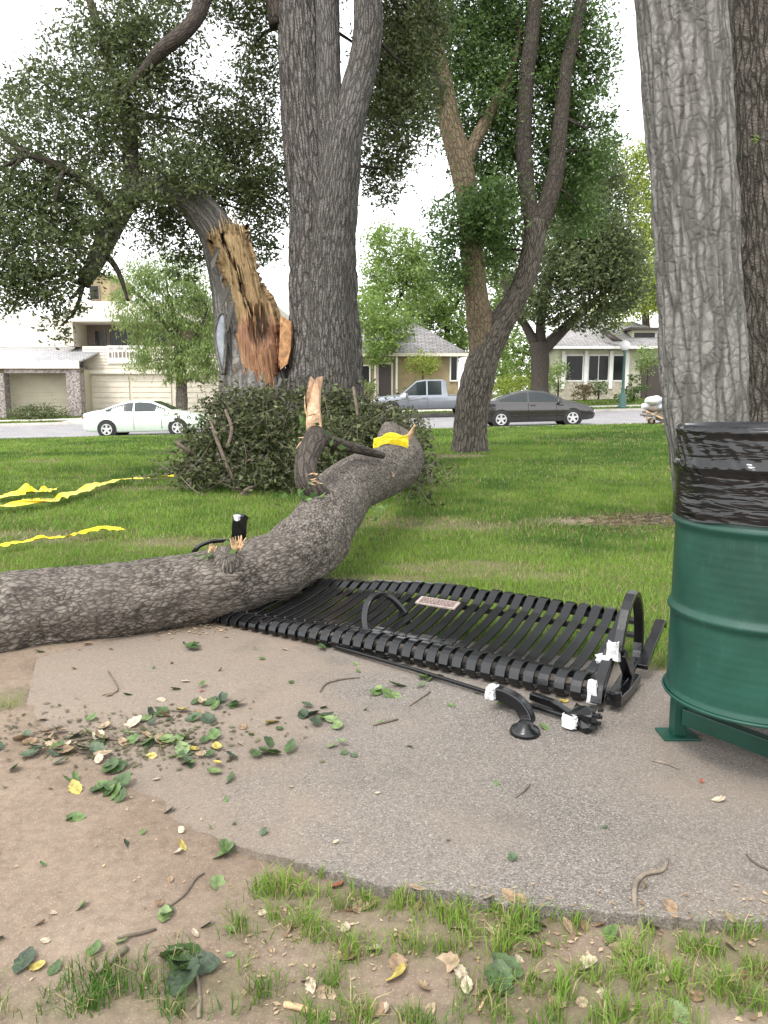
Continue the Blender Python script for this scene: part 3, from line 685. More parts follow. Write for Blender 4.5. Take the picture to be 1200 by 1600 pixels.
slab('pruning_scar', sl, 11.56, .2, 'scar', split, 2)
rim = [D(px_, py_, 11.55) for px_, py_ in sl + [sl[0]]]
tube('scar_rim', [(p.x, p.y, p.z, .022) for p in rim], 'bark_grey', split, seg=10, step=.03, lump=.2, cap=False)
for q in range(80):      # loose fibres standing off the torn face
    i_ = int(rng.integers(4, 190)); u_ = float(rng.uniform(.03, .97)); y_ = float(yy[i_]); x_ = float(xl[i_] * (1 - u_) + xr[i_] * u_); L_ = float(rng.uniform(10, 46)); sl_ = .26 if y_ < 500 else .05
    tube('fibre', pp([(x_, y_, 11.60, rng.uniform(1.2, 2.6)), (x_ - sl_ * L_ * .5, y_ - L_ * .5, 11.56, rng.uniform(1.0, 2.2)), (x_ - sl_ * L_ + rng.uniform(-2, 2), y_ - L_, 11.54, .4)]), 'fibre_tan' if y_ < 500 else 'orange_wood', split, seg=5, step=.05, lump=.2)
for a_, b_, c_, d_ in ((362, 470, 352, 520), (356, 445, 344, 480), (366, 590, 374, 622), (436, 590, 430, 628), (338, 385, 330, 420)):
    slab('bark_strip', [(a_, b_), (a_ + 5, b_ + 2), (c_ + 5, d_ - 4), (c_ + 1, d_), (c_ - 1, d_ - 10)], 11.54, .03, 'bark_grey', split, a_)
for q in range(16):      # ragged top and foot
    x_ = float(rng.uniform(326, 384)); y_ = float(np.interp(x_, [326, 350, 384], [370, 356, 362]))
    tube('fibre', pp([(x_, y_ + 6, 11.62, 3), (x_ - 2, y_ - 4, 11.62, 2), (x_ - 4 + rng.uniform(-2, 2), y_ - rng.uniform(8, 18), 11.63, .4)]), 'fibre_tan', split, seg=5, step=.04, lump=.2)
# crown of the split tree
bl = [(55, 250, -.6, 85, 95, 0), (150, 120, .3, 95, 80, 0), (240, 50, 0, 75, 60, 0), (50, 380, -1, 85, 80, 0), (15, 440, -1.2, 55, 55, 0), (200, 225, .2, 85, 75, 0), (330, 200, .8, 75, 70, 0), (405, 120, 1, 40, 70, 0), (330, 285, .8, 80, 50, 0),
      (415, 280, .8, 45, 80, 0), (400, 385, 1.2, 40, 40, .7), (85, 455, -1.1, 60, 40, .8), (265, 365, .9, 60, 50, .8), (400, 20, .5, 60, 40, 0), (110, 330, -.4, 70, 60, 0), (180, 40, 0, 60, 50, .7), (300, 410, 1.2, 36, 30, .5),
      (615, 60, .6, 42, 70, 0), (618, 190, .8, 55, 75, 1.3), (600, 270, .9, 34, 50, 1.1), (640, 130, 1.2, 50, 70, 1.3), (655, 40, 1.2, 50, 60, 1.2), (600, 120, 1.4, 40, 90, 1.2), (345, 15, .6, 40, 30, .4), (260, 130, .6, 40, 40, .6), (470, -60, .6, 100, 50, 0), (250, -50, .2, 110, 50, .7), (620, -60, .6, 80, 60, .7), (90, 510, -1, 26, 26, .5),
      (430, -260, 1, 230, 130, .35), (150, -200, .5, 160, 100, .35), (650, -240, 1, 150, 110, .35), (-120, 300, -.8, 110, 160, .4), (-130, 90, -.3, 90, 90, .3),
      (240, 290, -.7, 70, 36, .8), (170, 330, -.9, 50, 50, .7), (130, 400, -1.0, 50, 40, .7), (300, 260, -.5, 60, 40, .8), (60, 150, -.2, 50, 50, .8), (200, 160, -.4, 60, 60, .7), (380, 230, 1.2, 60, 60, .8), (270, 330, .9, 50, 40, .7), (400, 330, 1.4, 50, 50, .7), (20, 330, -1, 50, 60, .8)]
bl = B(bl, 12)
crown('crown', bl, 'leaf_oak', split, .075, 4.6, .14, 22)
anch = [pxanch(r_) for r_ in (r_main[5:], r_fl, r_fr, r_lead[8:], r_l2, r_l3, r_l4)]
boughs(split, anch, bl, 'bark_dark', .035, 1)

# --- forked tree standing on the lawn to the right
g1 = D(735, 712, 17.4)
fork = thing('forked_tree', 'forked brown tree with leaning base standing alone on the lawn', 'tree', (g1.x, 17.4, float(tz(g1.x, 17.4))))
q_main = [(735, 716, 17.4, 60), (735, 690, 17.4, 52), (738, 640, 17.4, 53), (747, 590, 17.4, 53), (757, 552, 17.4, 48), (761, 520, 17.4, 40), (762, 490, 17.4, 16)]
tube('trunk', pp(q_main), 'bark_brown', fork, seg=110, step=.05, amp=.04, lam=(.08, .35), lump=.06, seed=21, flare=(.35, .1, 4))
q_l = [(748, 610, 17.4, 36), (754, 555, 17.4, 42), (749, 500, 17.35, 40), (742, 450, 17.3, 36), (736, 380, 17.3, 33), (730, 310, 17.3, 34), (720, 255, 17.3, 37), (704, 195, 17.3, 34), (692, 135, 17.3, 32), (677, 65, 17.3, 28), (662, 0, 17.3, 25), (640, -130, 17.2, 22), (600, -300, 17, 14)]
tube('stem', pp(q_l), 'bark_ochre', fork, seg=60, step=.06, amp=.02, lam=(.07, .25), lump=.08, seed=23)
q_lb = [(722, 265, 17.3, 24), (745, 215, 17.35, 20), (775, 160, 17.5, 16), (800, 110, 17.6, 10), (815, 40, 17.7, 6)]
tube('limb', pp(q_lb), 'bark_ochre', fork, seg=20, step=.1, lump=.1, seed=24)
q_lc = [(700, 185, 17.3, 14), (680, 120, 17, 12), (655, 60, 16.6, 9), (640, 30, 16.4, 6)]
tube('limb', pp(q_lc), 'bark_dark', fork, seg=14, step=.1, lump=.1, seed=25)
q_r = [(750, 600, 17.4, 36), (762, 550, 17.4, 42), (779, 512, 17.4, 42), (804, 470, 17.4, 36), (824, 425, 17.4, 33), (834, 375, 17.4, 34), (838, 345, 17.4, 36)]
tube('stem', pp(q_r), 'bark_brown', fork, seg=60, step=.06, amp=.02, lam=(.07, .25), lump=.06, seed=27)
q_r1 = [(835, 365, 17.4, 28), (824, 300, 17.4, 25), (818, 220, 17.4, 25), (822, 130, 17.4, 24), (831, 55, 17.4, 23), (840, -40, 17.4, 19), (850, -250, 17.4, 10)]
tube('stem', pp(q_r1), 'bark_dark', fork, seg=36, step=.08, amp=.008, lump=.06, seed=28)
q_r2 = [(838, 365, 17.4, 30), (856, 315, 17.4, 29), (869, 260, 17.4, 26), (877, 180, 17.4, 23), (886, 100, 17.4, 21), (905, 20, 17.4, 18), (916, -80, 17.4, 14), (930, -280, 17.4, 8)]
tube('stem', pp(q_r2), 'bark_dark', fork, seg=36, step=.08, amp=.008, lump=.06, seed=29)
fb = B([(740, 165, .6, 65, 75, 0), (700, 70, .4, 50, 55, .7), (765, 60, .8, 60, 50, .8), (795, 130, .6, 45, 55, 0), (765, 330, -.5, 50, 55, 0), (695, 395, -.2, 30, 50, .8), (870, 60, .6, 50, 55, .7), (905, 150, .6, 40, 45, .5), (930, 240, .6, 36, 40, .6),
        (770, 400, .3, 40, 40, .7), (790, 270, .6, 36, 50, 0), (860, 210, .8, 40, 60, .5), (640, 60, .4, 30, 50, .8), (905, 330, 1, 40, 45, .9), (700, -60, .4, 90, 50, .6), (860, -70, .4, 100, 60, .5), (690, 330, .3, 24, 30, .5), (770, -250, .4, 200, 120, .3), (955, 190, .5, 25, 25, .3), (745, 340, -.7, 40, 40, .9), (735, 255, .4, 40, 40, .7), (800, 200, .5, 45, 50, .8), (860, 130, .5, 40, 40, .6), (720, 420, -.3, 30, 34, .5), (660, 110, .4, 30, 40, .8), (870, 130, .8, 50, 60, .9), (910, 60, .7, 50, 50, .8), (800, 30, .8, 60, 50, 0), (890, 240, .9, 40, 60, .9), (940, 120, .8, 28, 40, .5), (720, 20, .8, 50, 40, .9), (850, 290, .8, 40, 50, .8), (790, 340, .6, 36, 50, .8)], 17.4)
crown('crown', fb, 'leaf_mid', fork, .105, 6.5, .21, 30)
boughs(fork, [pxanch(r_) for r_ in (q_l[3:], q_lb, q_r1, q_r2, q_r[3:])], fb, 'bark_dark', .035, 1)

# --- two large trunks at the right
g2 = D(1122, 822, 7.5)
gt = thing('grey_tree', 'large pale grey furrowed trunk standing behind the green drum', 'tree', (g2.x, 7.5, 0))
t_rows = [(1124, 830, 7.5, 135), (1117, 760, 7.5, 124), (1108, 690, 7.5, 122), (1102, 620, 7.5, 128), (1096, 500, 7.5, 130), (1090, 400, 7.5, 128), (1078, 200, 7.5, 132), (1063, 0, 7.5, 136), (1050, -250, 7.5, 135), (1035, -650, 7.6, 120), (1000, -1100, 7.7, 90)]
tube('trunk', pp(t_rows), 'bark_grey', gt, seg=260, step=.03, amp=.034, lam=(.085, .6), lump=.07, seed=31, flare=(.22, .05, 5))
k_ = [(1035, -600, 7.6, 70), (960, -900, 7.2, 55), (860, -1300, 6.8, 40)]
tube('limb', pp(k_), 'bark_grey', gt, seg=24, step=.1, amp=.01, lump=.06, seed=33)
gb = [(np.array((a_, b_, c_)), np.array((1.4, 1.4, .9)), .5) for a_, b_, c_ in ((1.2, 6.2, 10.5), (3.4, 8.2, 11.5), (5.0, 6.5, 10.2), (2.0, 9.6, 12.0))]
crown('crown', gb, 'leaf_mid', gt, .12, 1.6, .2)
boughs(gt, [pxanch(t_rows[8:]), pxanch(k_)], gb, 'bark_grey', .06, 1)
g3 = D(1222, 810, 8.4)
bt = thing('brown_tree', 'darker brown furrowed trunk at the right edge behind the pale grey one', 'tree', (g3.x, 8.4, 0))
b_rows = [(1240, 806, 8.4, 190), (1232, 720, 8.4, 160), (1222, 620, 8.4, 130), (1214, 500, 8.4, 122), (1208, 300, 8.4, 118), (1204, 100, 8.4, 120), (1206, -100, 8.4, 118), (1215, -400, 8.4, 105), (1230, -900, 8.4, 70)]
tube('trunk', pp(b_rows), 'bark_deep', bt, seg=200, step=.035, amp=.04, lam=(.07, .35), lump=.08, seed=41)
sp_ = [blob(1180, 215, 7.75, 16, 7), blob(1140, 70, 8.9, 8, 50)]
bb2 = [(np.array((5.2, 9.2, 9.6)), np.array((1.6, 1.5, 1.0)), .5), (np.array((6.6, 8.0, 9.0)), np.array((1.3, 1.3, .8)), .5)]
crown('crown', bb2, 'leaf_mid', bt, .12, 1.6, .2)
crown('sprout', sp_, 'leaf_light', bt, .05, .8, .05, 8)
tube('branch', pp([(1206, 222, 8.0, 4), (1190, 217, 7.8, 3), (1172, 212, 7.7, 2)]), 'bark_brown', bt, seg=6, step=.05)
boughs(bt, [pxanch(b_rows[5:])], bb2, 'bark_brown', .06, 1)

# --- trees across the street
def far_tree(name, label, base, trunk_rows, limbs, blobs, Y0, leaf, bmat, size, cov=6.0, clump=.26, droop=.3, elong=.45, group=None):
    t_ = thing(name, label, 'tree', (base.x, base.y, float(tz(base.x, base.y))), group)
    tube('trunk', pp(trunk_rows), bmat, t_, seg=36, step=.12, amp=.03, lam=(.1, .4), lump=.08, seed=len(label))
    for l_ in limbs: tube('limb', pp(l_), bmat, t_, seg=14, step=.2, lump=.1, cap=False)
    bs = B(blobs, Y0); crown('crown', bs, leaf, t_, size, cov, clump, 26, droop, elong)
    boughs(t_, [pxanch(r_) for r_ in ([trunk_rows[-2:]] + limbs)], bs, bmat, .06, 1)
    return t_
far_tree('street_tree', 'dark spreading tree with low forked limbs behind the dark sedan', D(843, 630, 42.6),
         [(843, 640, 42.6, 34), (843, 600, 42.6, 27), (844, 565, 42.6, 28), (842, 535, 42.6, 30)],
         [[(842, 550, 42.6, 18), (822, 510, 42.5, 13), (800, 480, 42, 9), (785, 440, 42, 5)], [(844, 545, 42.6, 18), (846, 490, 42.6, 14), (855, 430, 42.6, 11), (880, 360, 42.6, 7)], [(850, 545, 42.6, 20), (885, 510, 42.4, 16), (920, 478, 42.2, 12), (960, 440, 42, 7)]],
         [(905, 330, -2, 50, 55, 0), (940, 400, -2, 48, 60, 0), (880, 440, -2, 45, 45, 0), (940, 470, -1, 45, 30, 0), (870, 370, -1, 40, 50, .9), (960, 330, 0, 30, 50, .8), (820, 470, 0, 40, 26, .7), (935, 260, 0, 36, 50, .8), (880, 270, 0, 30, 45, .6), (800, 420, 1, 40, 40, .5), (985, 440, 0, 36, 46, .8), (880, 500, -1, 34, 20, .6), (920, 290, -1, 50, 50, .9), (960, 400, -2, 50, 60, 0), (900, 400, -3, 60, 60, 0), (850, 480, -1, 40, 30, .7), (930, 500, -2, 40, 20, .7)], 42, 'leaf_oak', 'bark_dark', .22)
far_tree('birch_tree', 'pale weeping tree with hanging strands in front of the garage doors', D(284, 640, 44.8),
         [(284, 648, 44.8, 20), (284, 610, 44.8, 17), (281, 570, 44.8, 15), (276, 520, 44.8, 12), (262, 460, 44.8, 8)],
         [[(280, 560, 44.8, 9), (310, 520, 44.6, 6), (325, 480, 44.5, 3)], [(276, 530, 44.8, 8), (235, 480, 44.6, 6), (205, 450, 44.4, 3)], [(285, 600, 44.8, 6), (302, 590, 44.6, 4), (318, 600, 44.6, 2)]],
         [(215, 440, 0, 45, 35, .55), (270, 440, 0, 50, 50, .7), (310, 480, 0, 32, 55, .8), (245, 500, 0, 50, 45, .55), (300, 560, -.3, 40, 40, .8), (235, 560, -.5, 42, 26, .6), (200, 490, 0, 26, 50, .4), (265, 580, -.5, 30, 20, .5), (330, 560, 0, 20, 40, .6)], 44.6, 'leaf_olive', 'bark_brown', .24, 9.5, .22, 1.6, .25)
GB = 'leafy trees behind the houses'
far_tree('garden_tree', 'light green tree rising between the split trunk and the brown house roof', D(610, 600, 56),
         [(612, 640, 56, 12), (610, 560, 56, 11), (606, 480, 56, 8)], [[(607, 500, 56, 6), (640, 430, 56, 4), (645, 370, 56, 2)], [(606, 500, 56, 6), (585, 430, 56, 3)]],
         [(600, 400, 0, 36, 50, .7), (590, 460, -1, 30, 50, 0), (640, 440, 0, 45, 40, .8), (600, 525, -6, 26, 28, 0), (635, 380, 0, 30, 40, .45), (590, 550, -6, 24, 24, .8), (625, 500, -5, 36, 26, .6), (660, 420, 0, 40, 40, .6), (575, 500, -5, 30, 40, .8)], 56, 'leaf_light', 'bark_dark', .26, group=GB)
far_tree('garden_tree', 'yellow green tree showing over the brown house roof beside the forked tree', D(700, 600, 64),
         [(700, 640, 64, 12), (700, 540, 64, 10), (696, 470, 64, 7)], [[(698, 500, 64, 6), (670, 450, 64, 3)], [(698, 500, 64, 6), (730, 450, 64, 3)]],
         [(680, 470, 0, 40, 40, 0), (715, 510, 0, 40, 40, 0), (650, 490, 0, 36, 30, 0), (720, 450, 0, 30, 40, .7), (690, 545, 0, 40, 26, 0)], 64, 'leaf_light', 'bark_dark', .28, group=GB)
far_tree('garden_tree', 'bright green tree filling the gap between the fork stems', D(790, 600, 60),
         [(790, 640, 60, 12), (790, 560, 60, 11), (790, 480, 60, 7)], [[(790, 500, 60, 6), (770, 430, 60, 3)], [(790, 500, 60, 6), (815, 440, 60, 3)]],
         [(780, 410, 0, 36, 40, .8), (800, 470, 0, 40, 40, 0), (770, 520, 0, 40, 40, .8), (810, 550, -3, 40, 34, 0), (790, 590, -6, 46, 26, 0), (850, 590, -6, 30, 24, 0)], 60, 'leaf_light', 'bark_dark', .28, group=GB)
far_tree('garden_tree', 'sunlit yellow green tree over the pale house beside the grey trunk', D(1010, 600, 60),
         [(1012, 640, 60, 14), (1010, 520, 60, 12), (1004, 420, 60, 8)], [[(1006, 450, 60, 6), (985, 360, 60, 3)], [(1006, 450, 60, 6), (1040, 370, 60, 3)]],
         [(985, 270, 0, 26, 40, .8), (1010, 330, 0, 36, 50, 0), (1000, 400, 0, 40, 40, 0), (1030, 250, 0, 30, 50, .8), (1000, 460, -4, 46, 36, 0), (960, 480, -8, 40, 26, .8), (1030, 440, -3, 30, 50, 0)], 60, 'leaf_yellow', 'bark_dark', .28, group=GB)
far_tree('garden_tree', 'dark tree mass behind the apartment block at the left edge', D(-150, 600, 70),
         [(-150, 640, 70, 14), (-150, 520, 70, 12), (-150, 440, 70, 8)], [[(-150, 460, 70, 6), (-100, 400, 70, 3)]],
         [(-150, 420, 0, 80, 70, 0), (-80, 470, 0, 60, 50, 0), (-240, 470, 0, 70, 60, 0)], 70, 'leaf_mid', 'bark_dark', .3, 1.4, group=GB)
far_tree('garden_tree', 'green tree line far right beyond the trunks', D(1330, 600, 66),
         [(1330, 640, 66, 14), (1330, 520, 66, 12), (1330, 440, 66, 8)], [[(1330, 460, 66, 6), (1290, 400, 66, 3)]],
         [(1330, 400, 0, 90, 90, 0), (1240, 450, 0, 70, 70, 0), (1440, 470, 0, 80, 70, 0)], 66, 'leaf_mid', 'bark_dark', .3, 1.6, group=GB)

# ================================================================== FALLEN LIMB
lg = G(200, 1000)
log = thing('fallen_limb', 'massive fallen tree limb with scaly brown bark crushing the black bench', 'fallen limb', (lg.x, lg.y, 0))
l_rows = [(-260, 1032, 3.42), (-130, 1000, 3.55), (0, 968, 3.70), (120, 949, 3.84), (250, 927, 4.0), (350, 909, 4.15), (425, 890, 4.35), (478, 858, 4.75), (510, 812, 5.35), (530, 775, 5.95), (565, 752, 6.5), (602, 737, 7.1), (625, 727, 7.7), (634, 712, 8.4), (628, 692, 9.2), (612, 676, 9.9)]
l_r = [.225, .222, .216, .205, .198, .198, .22, .225, .225, .23, .222, .222, .215, .195, .17, .13]
lp = [(*D(a_, b_, c_), r_) for (a_, b_, c_), r_ in zip(l_rows, l_r)]
V_, F_, U_ = tube_arrays(lp, seg=180, step=.02, amp=.009, lam=(.035, .06), lump=.17, seed=51)
for kx, ky, kY, kr, kh in ((352, 900, 3.98, .14, .05), (548, 738, 5.8, .10, .035), (470, 900, 4.4, .12, -.05), (590, 745, 6.5, .12, .04), (150, 930, 3.68, .10, .03), (60, 985, 3.6, .09, -.03), (520, 850, 5.0, .11, .035), (280, 950, 3.85, .08, -.025), (440, 840, 4.5, .12, -.03), (420, 935, 4.2, .09, -.045), (20, 920, 3.6, .07, .03)):
    c_ = np.array(D(kx, ky, kY)); ax_ = np.array([p_[:3] for p_ in catmull(np.array(lp), 200)]); q_ = ax_[np.argmin(np.linalg.norm(ax_ - c_, axis=1))]
    w8 = np.exp(-(np.linalg.norm(V_ - c_, axis=1) / kr) ** 2)[:, None]; d8 = V_ - q_; V_ = V_ + kh * w8 * d8 / np.linalg.norm(d8, axis=1)[:, None].clip(.01)
link('trunk', npmesh('trunk', V_, F_, U_), 'bark_log', log, True)
# hooked side branch with a torn spike
hk = [(538, 788, 5.8, 40), (514, 788, 5.38, 42), (492, 773, 5.2, 40), (478, 745, 5.2, 36), (480, 715, 5.35, 36), (490, 692, 5.5, 36), (494, 676, 5.6, 30)]
br = tube('side_branch', pp(hk), 'bark_dark', log, seg=36, step=.03, amp=.006, lam=(.03, .06), lump=.1, seed=53)
M['pink_wood'] = plain('fresh_pink_wood', (.56, .36, .23, 1), .8, var=.22, scale=22, bump=.9, bscale=50)
def spike(name, outline, Yc, th, mat, parent): return slab(name, outline, Yc, th, mat, parent, 4)
spike('torn_spike', [(480, 690), (478, 660), (480, 635), (479, 615), (485, 588), (491, 596), (496, 589), (504, 588), (500, 612), (499, 640), (502, 668), (501, 690)], 5.56, .09, 'pink_wood', br)
for rr_ in ([(484, 688, 5.55, 5), (472, 690, 5.53, 4), (462, 702, 5.5, 1)], [(484, 660, 5.57, 4), (477, 640, 5.56, 3), (476, 618, 5.55, 1)], [(486, 692, 5.55, 4), (474, 684, 5.5, 3), (466, 684, 5.48, 1)]):
    tube('splinter', pp(rr_), 'splinter', br, seg=6, step=.03)
tube('side_branch', pp([(598, 712, 6.5, 10), (560, 702, 6.2, 16), (530, 694, 5.95, 20), (508, 686, 5.8, 20)]), 'bark_dark', log, seg=20, step=.03, lump=.12, seed=54)
tube('branch_stub', pp([(604, 700, 8.6, 40), (608, 682, 8.8, 36), (610, 668, 8.9, 28)]), 'bark_log', log, seg=40, step=.03, amp=.01, lam=(.04, .07), seed=57)
tube('branch_stub', pp([(630, 700, 8.2, 16), (641, 680, 8.1, 9), (648, 664, 8.0, 3)]), 'splinter', log, seg=12, step=.03, lump=.3, seed=58)
# broken knob with pale wood on the near part
kn = [(352, 905, 4.05, 70), (354, 878, 4.0, 54), (356, 862, 3.98, 34)]
tube('knot', pp(kn), 'bark_log', log, seg=40, step=.015, amp=.012, lam=(.04, .06), lump=.2, seed=61)
def shards(c, n, L, mat, parent, spread=.03):
    mb = MB()
    for q in range(n):
        d_ = Vector((random.gauss(0, .5), random.gauss(0, .4), 1)).normalized(); s_ = Vector(c) + Vector((random.uniform(-spread, spread), random.uniform(-spread, spread) * .6, random.uniform(-.01, .01)))
        l_ = L * random.uniform(.4, 1); w_ = random.uniform(.004, .011); e_ = s_ + d_ * l_; p_ = d_.orthogonal().normalized() * w_; r_ = d_.cross(p_)
        mb.add([s_ + p_, s_ - p_ * .5 + r_ * .8, s_ - p_ * .5 - r_ * .8, e_ + p_ * .3, e_ - p_ * .2 + r_ * .3, e_ - p_ * .2 - r_ * .3], [(0, 1, 4, 3), (1, 2, 5, 4), (2, 0, 3, 5), (3, 4, 5), (2, 1, 0)])
    return mb.build('torn_wood', mat, parent)
shards(D(370, 858, 4.0), 34, .07, 'splinter', log, .025)
shards(D(333, 862, 4.02), 20, .045, 'splinter', log, .022)
def gouge(px_, py_, Yc, w_, h_, mat, n=26):
    mb = MB(); c_ = D(px_, py_, Yc)
    for q in range(n):
        a_ = random.uniform(-1, 1); b_ = random.uniform(-1, 1); o_ = c_ + Vector((a_ * w_, random.uniform(-.01, .02), b_ * h_)); l_ = random.uniform(.02, .06)
        d_ = Vector((1, random.uniform(-.2, .4), random.uniform(-.3, .3))).normalized() * l_; u_ = Vector((0, -.3, 1)) * random.uniform(.003, .008)
        mb.add([o_ - d_ * .5, o_ + u_, o_ + d_ * .5, o_ - u_, o_ + Vector((0, -.012, .0))], [(0, 1, 4), (1, 2, 4), (2, 3, 4), (3, 0, 4)])
    return mb.build('gouge', mat, log)
gouge(548, 737, 6.02, .06, .03, 'orange_wood', 30)
gouge(590, 741, 6.62, .15, .03, 'splinter', 40)
gouge(494, 748, 5.0, .03, .04, 'splinter', 10)
# leafy sprigs on it
def sprig(px_, py_, Yc, n, spread, size, parent, mat='litter_green'):
    c_ = np.array(D(px_, py_, Yc)); P_ = c_ + rng.normal(size=(n, 3)) * spread * np.array([1, .6, .8])
    V_, F_ = leaf_arrays(P_, size, .2, .6); return tag(link('sprig', npmesh('sprig', V_, F_), mat, parent), kind='stuff')
sprig(500, 800, 5.0, 9, .035, .075, log); sprig(470, 775, 5.05, 14, .05, .07, log); sprig(478, 655, 5.6, 16, .05, .07, log, 'leaf_mid'); sprig(335, 870, 3.95, 10, .03, .055, log, 'leaf_mid'); sprig(520, 700, 5.7, 14, .06, .06, log, 'leaf_mid')
sprig(590, 795, 5.9, 10, .05, .06, log)

# ================================================================== BRUSH PILE
pg = D(450, 760, 10.6)
pile = thing('brush_pile', 'heap of dark leafy cut branches piled around the split tree base', 'brush pile', (pg.x, 10.6, 0))
pb = B([(340, 705, -.3, 50, 45, .9), (400, 685, -.2, 55, 60, 0), (330, 735, -.6, 60, 26, .9), (440, 710, -.3, 50, 55, 0), (480, 660, .1, 50, 55, 0), (420, 745, -.8, 70, 22, .9), (530, 650, .2, 45, 45, 0), (568, 655, 0, 40, 36, 0), (590, 690, -.6, 55, 40, 0), (540, 720, -1.2, 50, 40, 0), (360, 650, .1, 40, 30, .9),
        (650, 700, -1.2, 26, 30, .8), (670, 735, -1.5, 34, 12, .5), (290, 740, -.7, 26, 16, .6), (310, 690, -.3, 30, 36, .7), (640, 740, -2.2, 30, 20, .8), (592, 652, .3, 34, 26, 0), (500, 700, -1, 40, 50, .8), (625, 665, -.2, 30, 34, 0), (560, 690, -.8, 50, 45, 0), (640, 690, -.6, 24, 30, 0), (400, 625, .3, 50, 22, .8), (350, 620, .2, 30, 20, .5)], 10.8)
pb = [(c_[0], np.array([c_[1][0], .45, c_[1][2]])) + tuple(c_[2:]) for c_ in pb]
P_ = np.vstack([blob_points(b_[:2], 5.0 * (b_[2] if len(b_) > 2 else 1), .07, .12, 16) for b_ in pb]); P_ = P_[P_[:, 2] > .01]
V_, F_ = leaf_arrays(P_, .07, .2, .5); tag(link('foliage', npmesh('foliage', V_, F_), 'leaf_pile', pile), kind='stuff')
TV, TF, o_ = [], [], 0
mbt = []
for q in range(220):
    b_ = pb[rng.integers(len(pb))]; c_ = b_[0] + rng.normal(size=3) * b_[1] * .55; c_[1] -= .2; c_[2] = max(c_[2], .04)
    d_ = rng.normal(size=3); d_[2] *= .5; d_ /= np.linalg.norm(d_); L_ = rng.uniform(.2, .8)
    pts_ = [(*(c_ - d_ * L_ / 2), .004), (*(c_ + rng.normal(size=3) * .05), .004), (*(c_ + d_ * L_ / 2), .0015)]
    pts_ = [(a_, b2, max(z_, .015), r_) for a_, b2, z_, r_ in pts_]
    v_, f_, _ = tube_arrays(pts_, seg=5, step=.12, lump=0, cap=False); TV.append(v_); TF.append(f_[0] + o_); o_ += len(v_)
tag(link('twigs', npmesh('twigs', np.vstack(TV), np.vstack(TF)), 'twig', pile, True), kind='stuff')
SV, SF, so, LV = [], [], 0, []      # leafy sprays poking out of the heap
for q in range(150):
    b_ = pb[rng.integers(len(pb))]; u_ = rng.normal(size=3); u_[1] = -abs(u_[1]) * .6; u_ /= np.linalg.norm(u_); c_ = b_[0] + u_ * b_[1] * .85; c_[2] = max(c_[2], .05)
    d_ = u_ + rng.normal(size=3) * .5 + np.array([0, 0, .1]); d_ /= np.linalg.norm(d_); L_ = rng.uniform(.15, .5); e_ = c_ + d_ * L_; e_[2] = max(e_[2] - .1 * L_, .02)
    v_, f_, _ = tube_arrays([(*(c_ - d_ * .1), .005), (*(c_ * .5 + e_ * .5 + rng.normal(size=3) * .03), .004), (*e_, .0015)], seg=5, step=.1, lump=0, cap=False); SV.append(v_); SF.append(f_[0] + so); so += len(v_)
    m_ = int(rng.integers(4, 18)); t_ = rng.uniform(.1, 1.05, m_)[:, None]; LV.append(c_ * (1 - t_) + e_ * t_ + rng.normal(size=(m_, 3)) * .035)
V_, F_ = leaf_arrays(np.vstack(LV), .075, .1, .5); tag(link('sprays', npmesh('sprays', V_, F_), 'leaf_pile', pile), kind='stuff'); tag(link('spray_stems', npmesh('spray_stems', np.vstack(SV), np.vstack(SF)), 'twig_pale', pile, True), kind='stuff')
for rr_ in ([(275, 690, 10.1, 6), (290, 702, 10.1, 7), (310, 712, 10.2, 5)], [(395, 775, 9.7, 5), (370, 760, 9.9, 6), (340, 690, 10.1, 6), (330, 660, 10.3, 4)], [(355, 700, 10.1, 6), (362, 670, 10.2, 6), (352, 640, 10.4, 4)], [(370, 782, 9.6, 6), (385, 765, 9.7, 7), (400, 760, 9.8, 4)], [(560, 660, 10, 5), (556, 630, 10.1, 5), (552, 605, 10.3, 4)]):
    tube('branch', pp(rr_), 'twig', pile, seg=8, step=.06, lump=.15)
# ================================================================== CRUSHED BENCH
BA = Vector((-1.03, 4.084, 0)); BBp = Vector((.84, 2.90, 0)); BU = (BBp - BA).normalized(); BV = Vector((-BU.y, BU.x, 0)); BL = (BBp - BA).length
PZ = .03
def bq(u, d, z): return BA + BU * u + BV * d + Vector((0, 0, z + PZ))
def sink(u):      # the end under the limb is pressed flatter
    return .62 + .38 * min(1, max(0, (u - .35) / .8))
bench = thing('bench', 'crushed black steel strap bench lying flat on broken legs under the fallen limb', 'bench', (BA + (BBp - BA) * .5))
prof = [(.05, .006), (.012, .012), (-.010, .032), (-.008, .065), (.015, .090), (.05, .102), (.09, .097), (.125, .082), (.17, .078), (.28, .094), (.40, .115), (.52, .145), (.595, .164), (.635, .188), (.67, .210), (.70, .214), (.725, .198), (.732, .165)]
PROF = [(float(p_[0]), float(p_[1])) for p_ in catmull(np.array([(a_, b_, 0) for a_, b_ in prof]), 44)]
pitch_ = .066; nst = int(BL / pitch_) + 1
BLEAF = []
for q in range(nst):
    u_ = q * pitch_ + .02; k_ = sink(u_); wob = random.gauss(0, .003)
    if u_ > BL - .02: break
    mb = MB().bar([bq(u_ + .004 * math.sin(d_ * 5 + q), d_, max(.004, z_ * k_ + wob * (d_ > .2))) for d_, z_ in PROF], BU, .045, .010)
    s_ = mb.build('strap', 'black_paint', bench, False, .002)
    if q % 1 == 0:
        for d_, z_ in ((.095, .096), (.0, .020)):
            bo = MB(); c_ = bq(u_, d_, z_ * k_ + .006); bo.lathe([(0, .008), (.005, .007), (.007, .002), (.007, -.004)], 8, c_)
            bo.build('bolt', 'black_paint', s_, True)
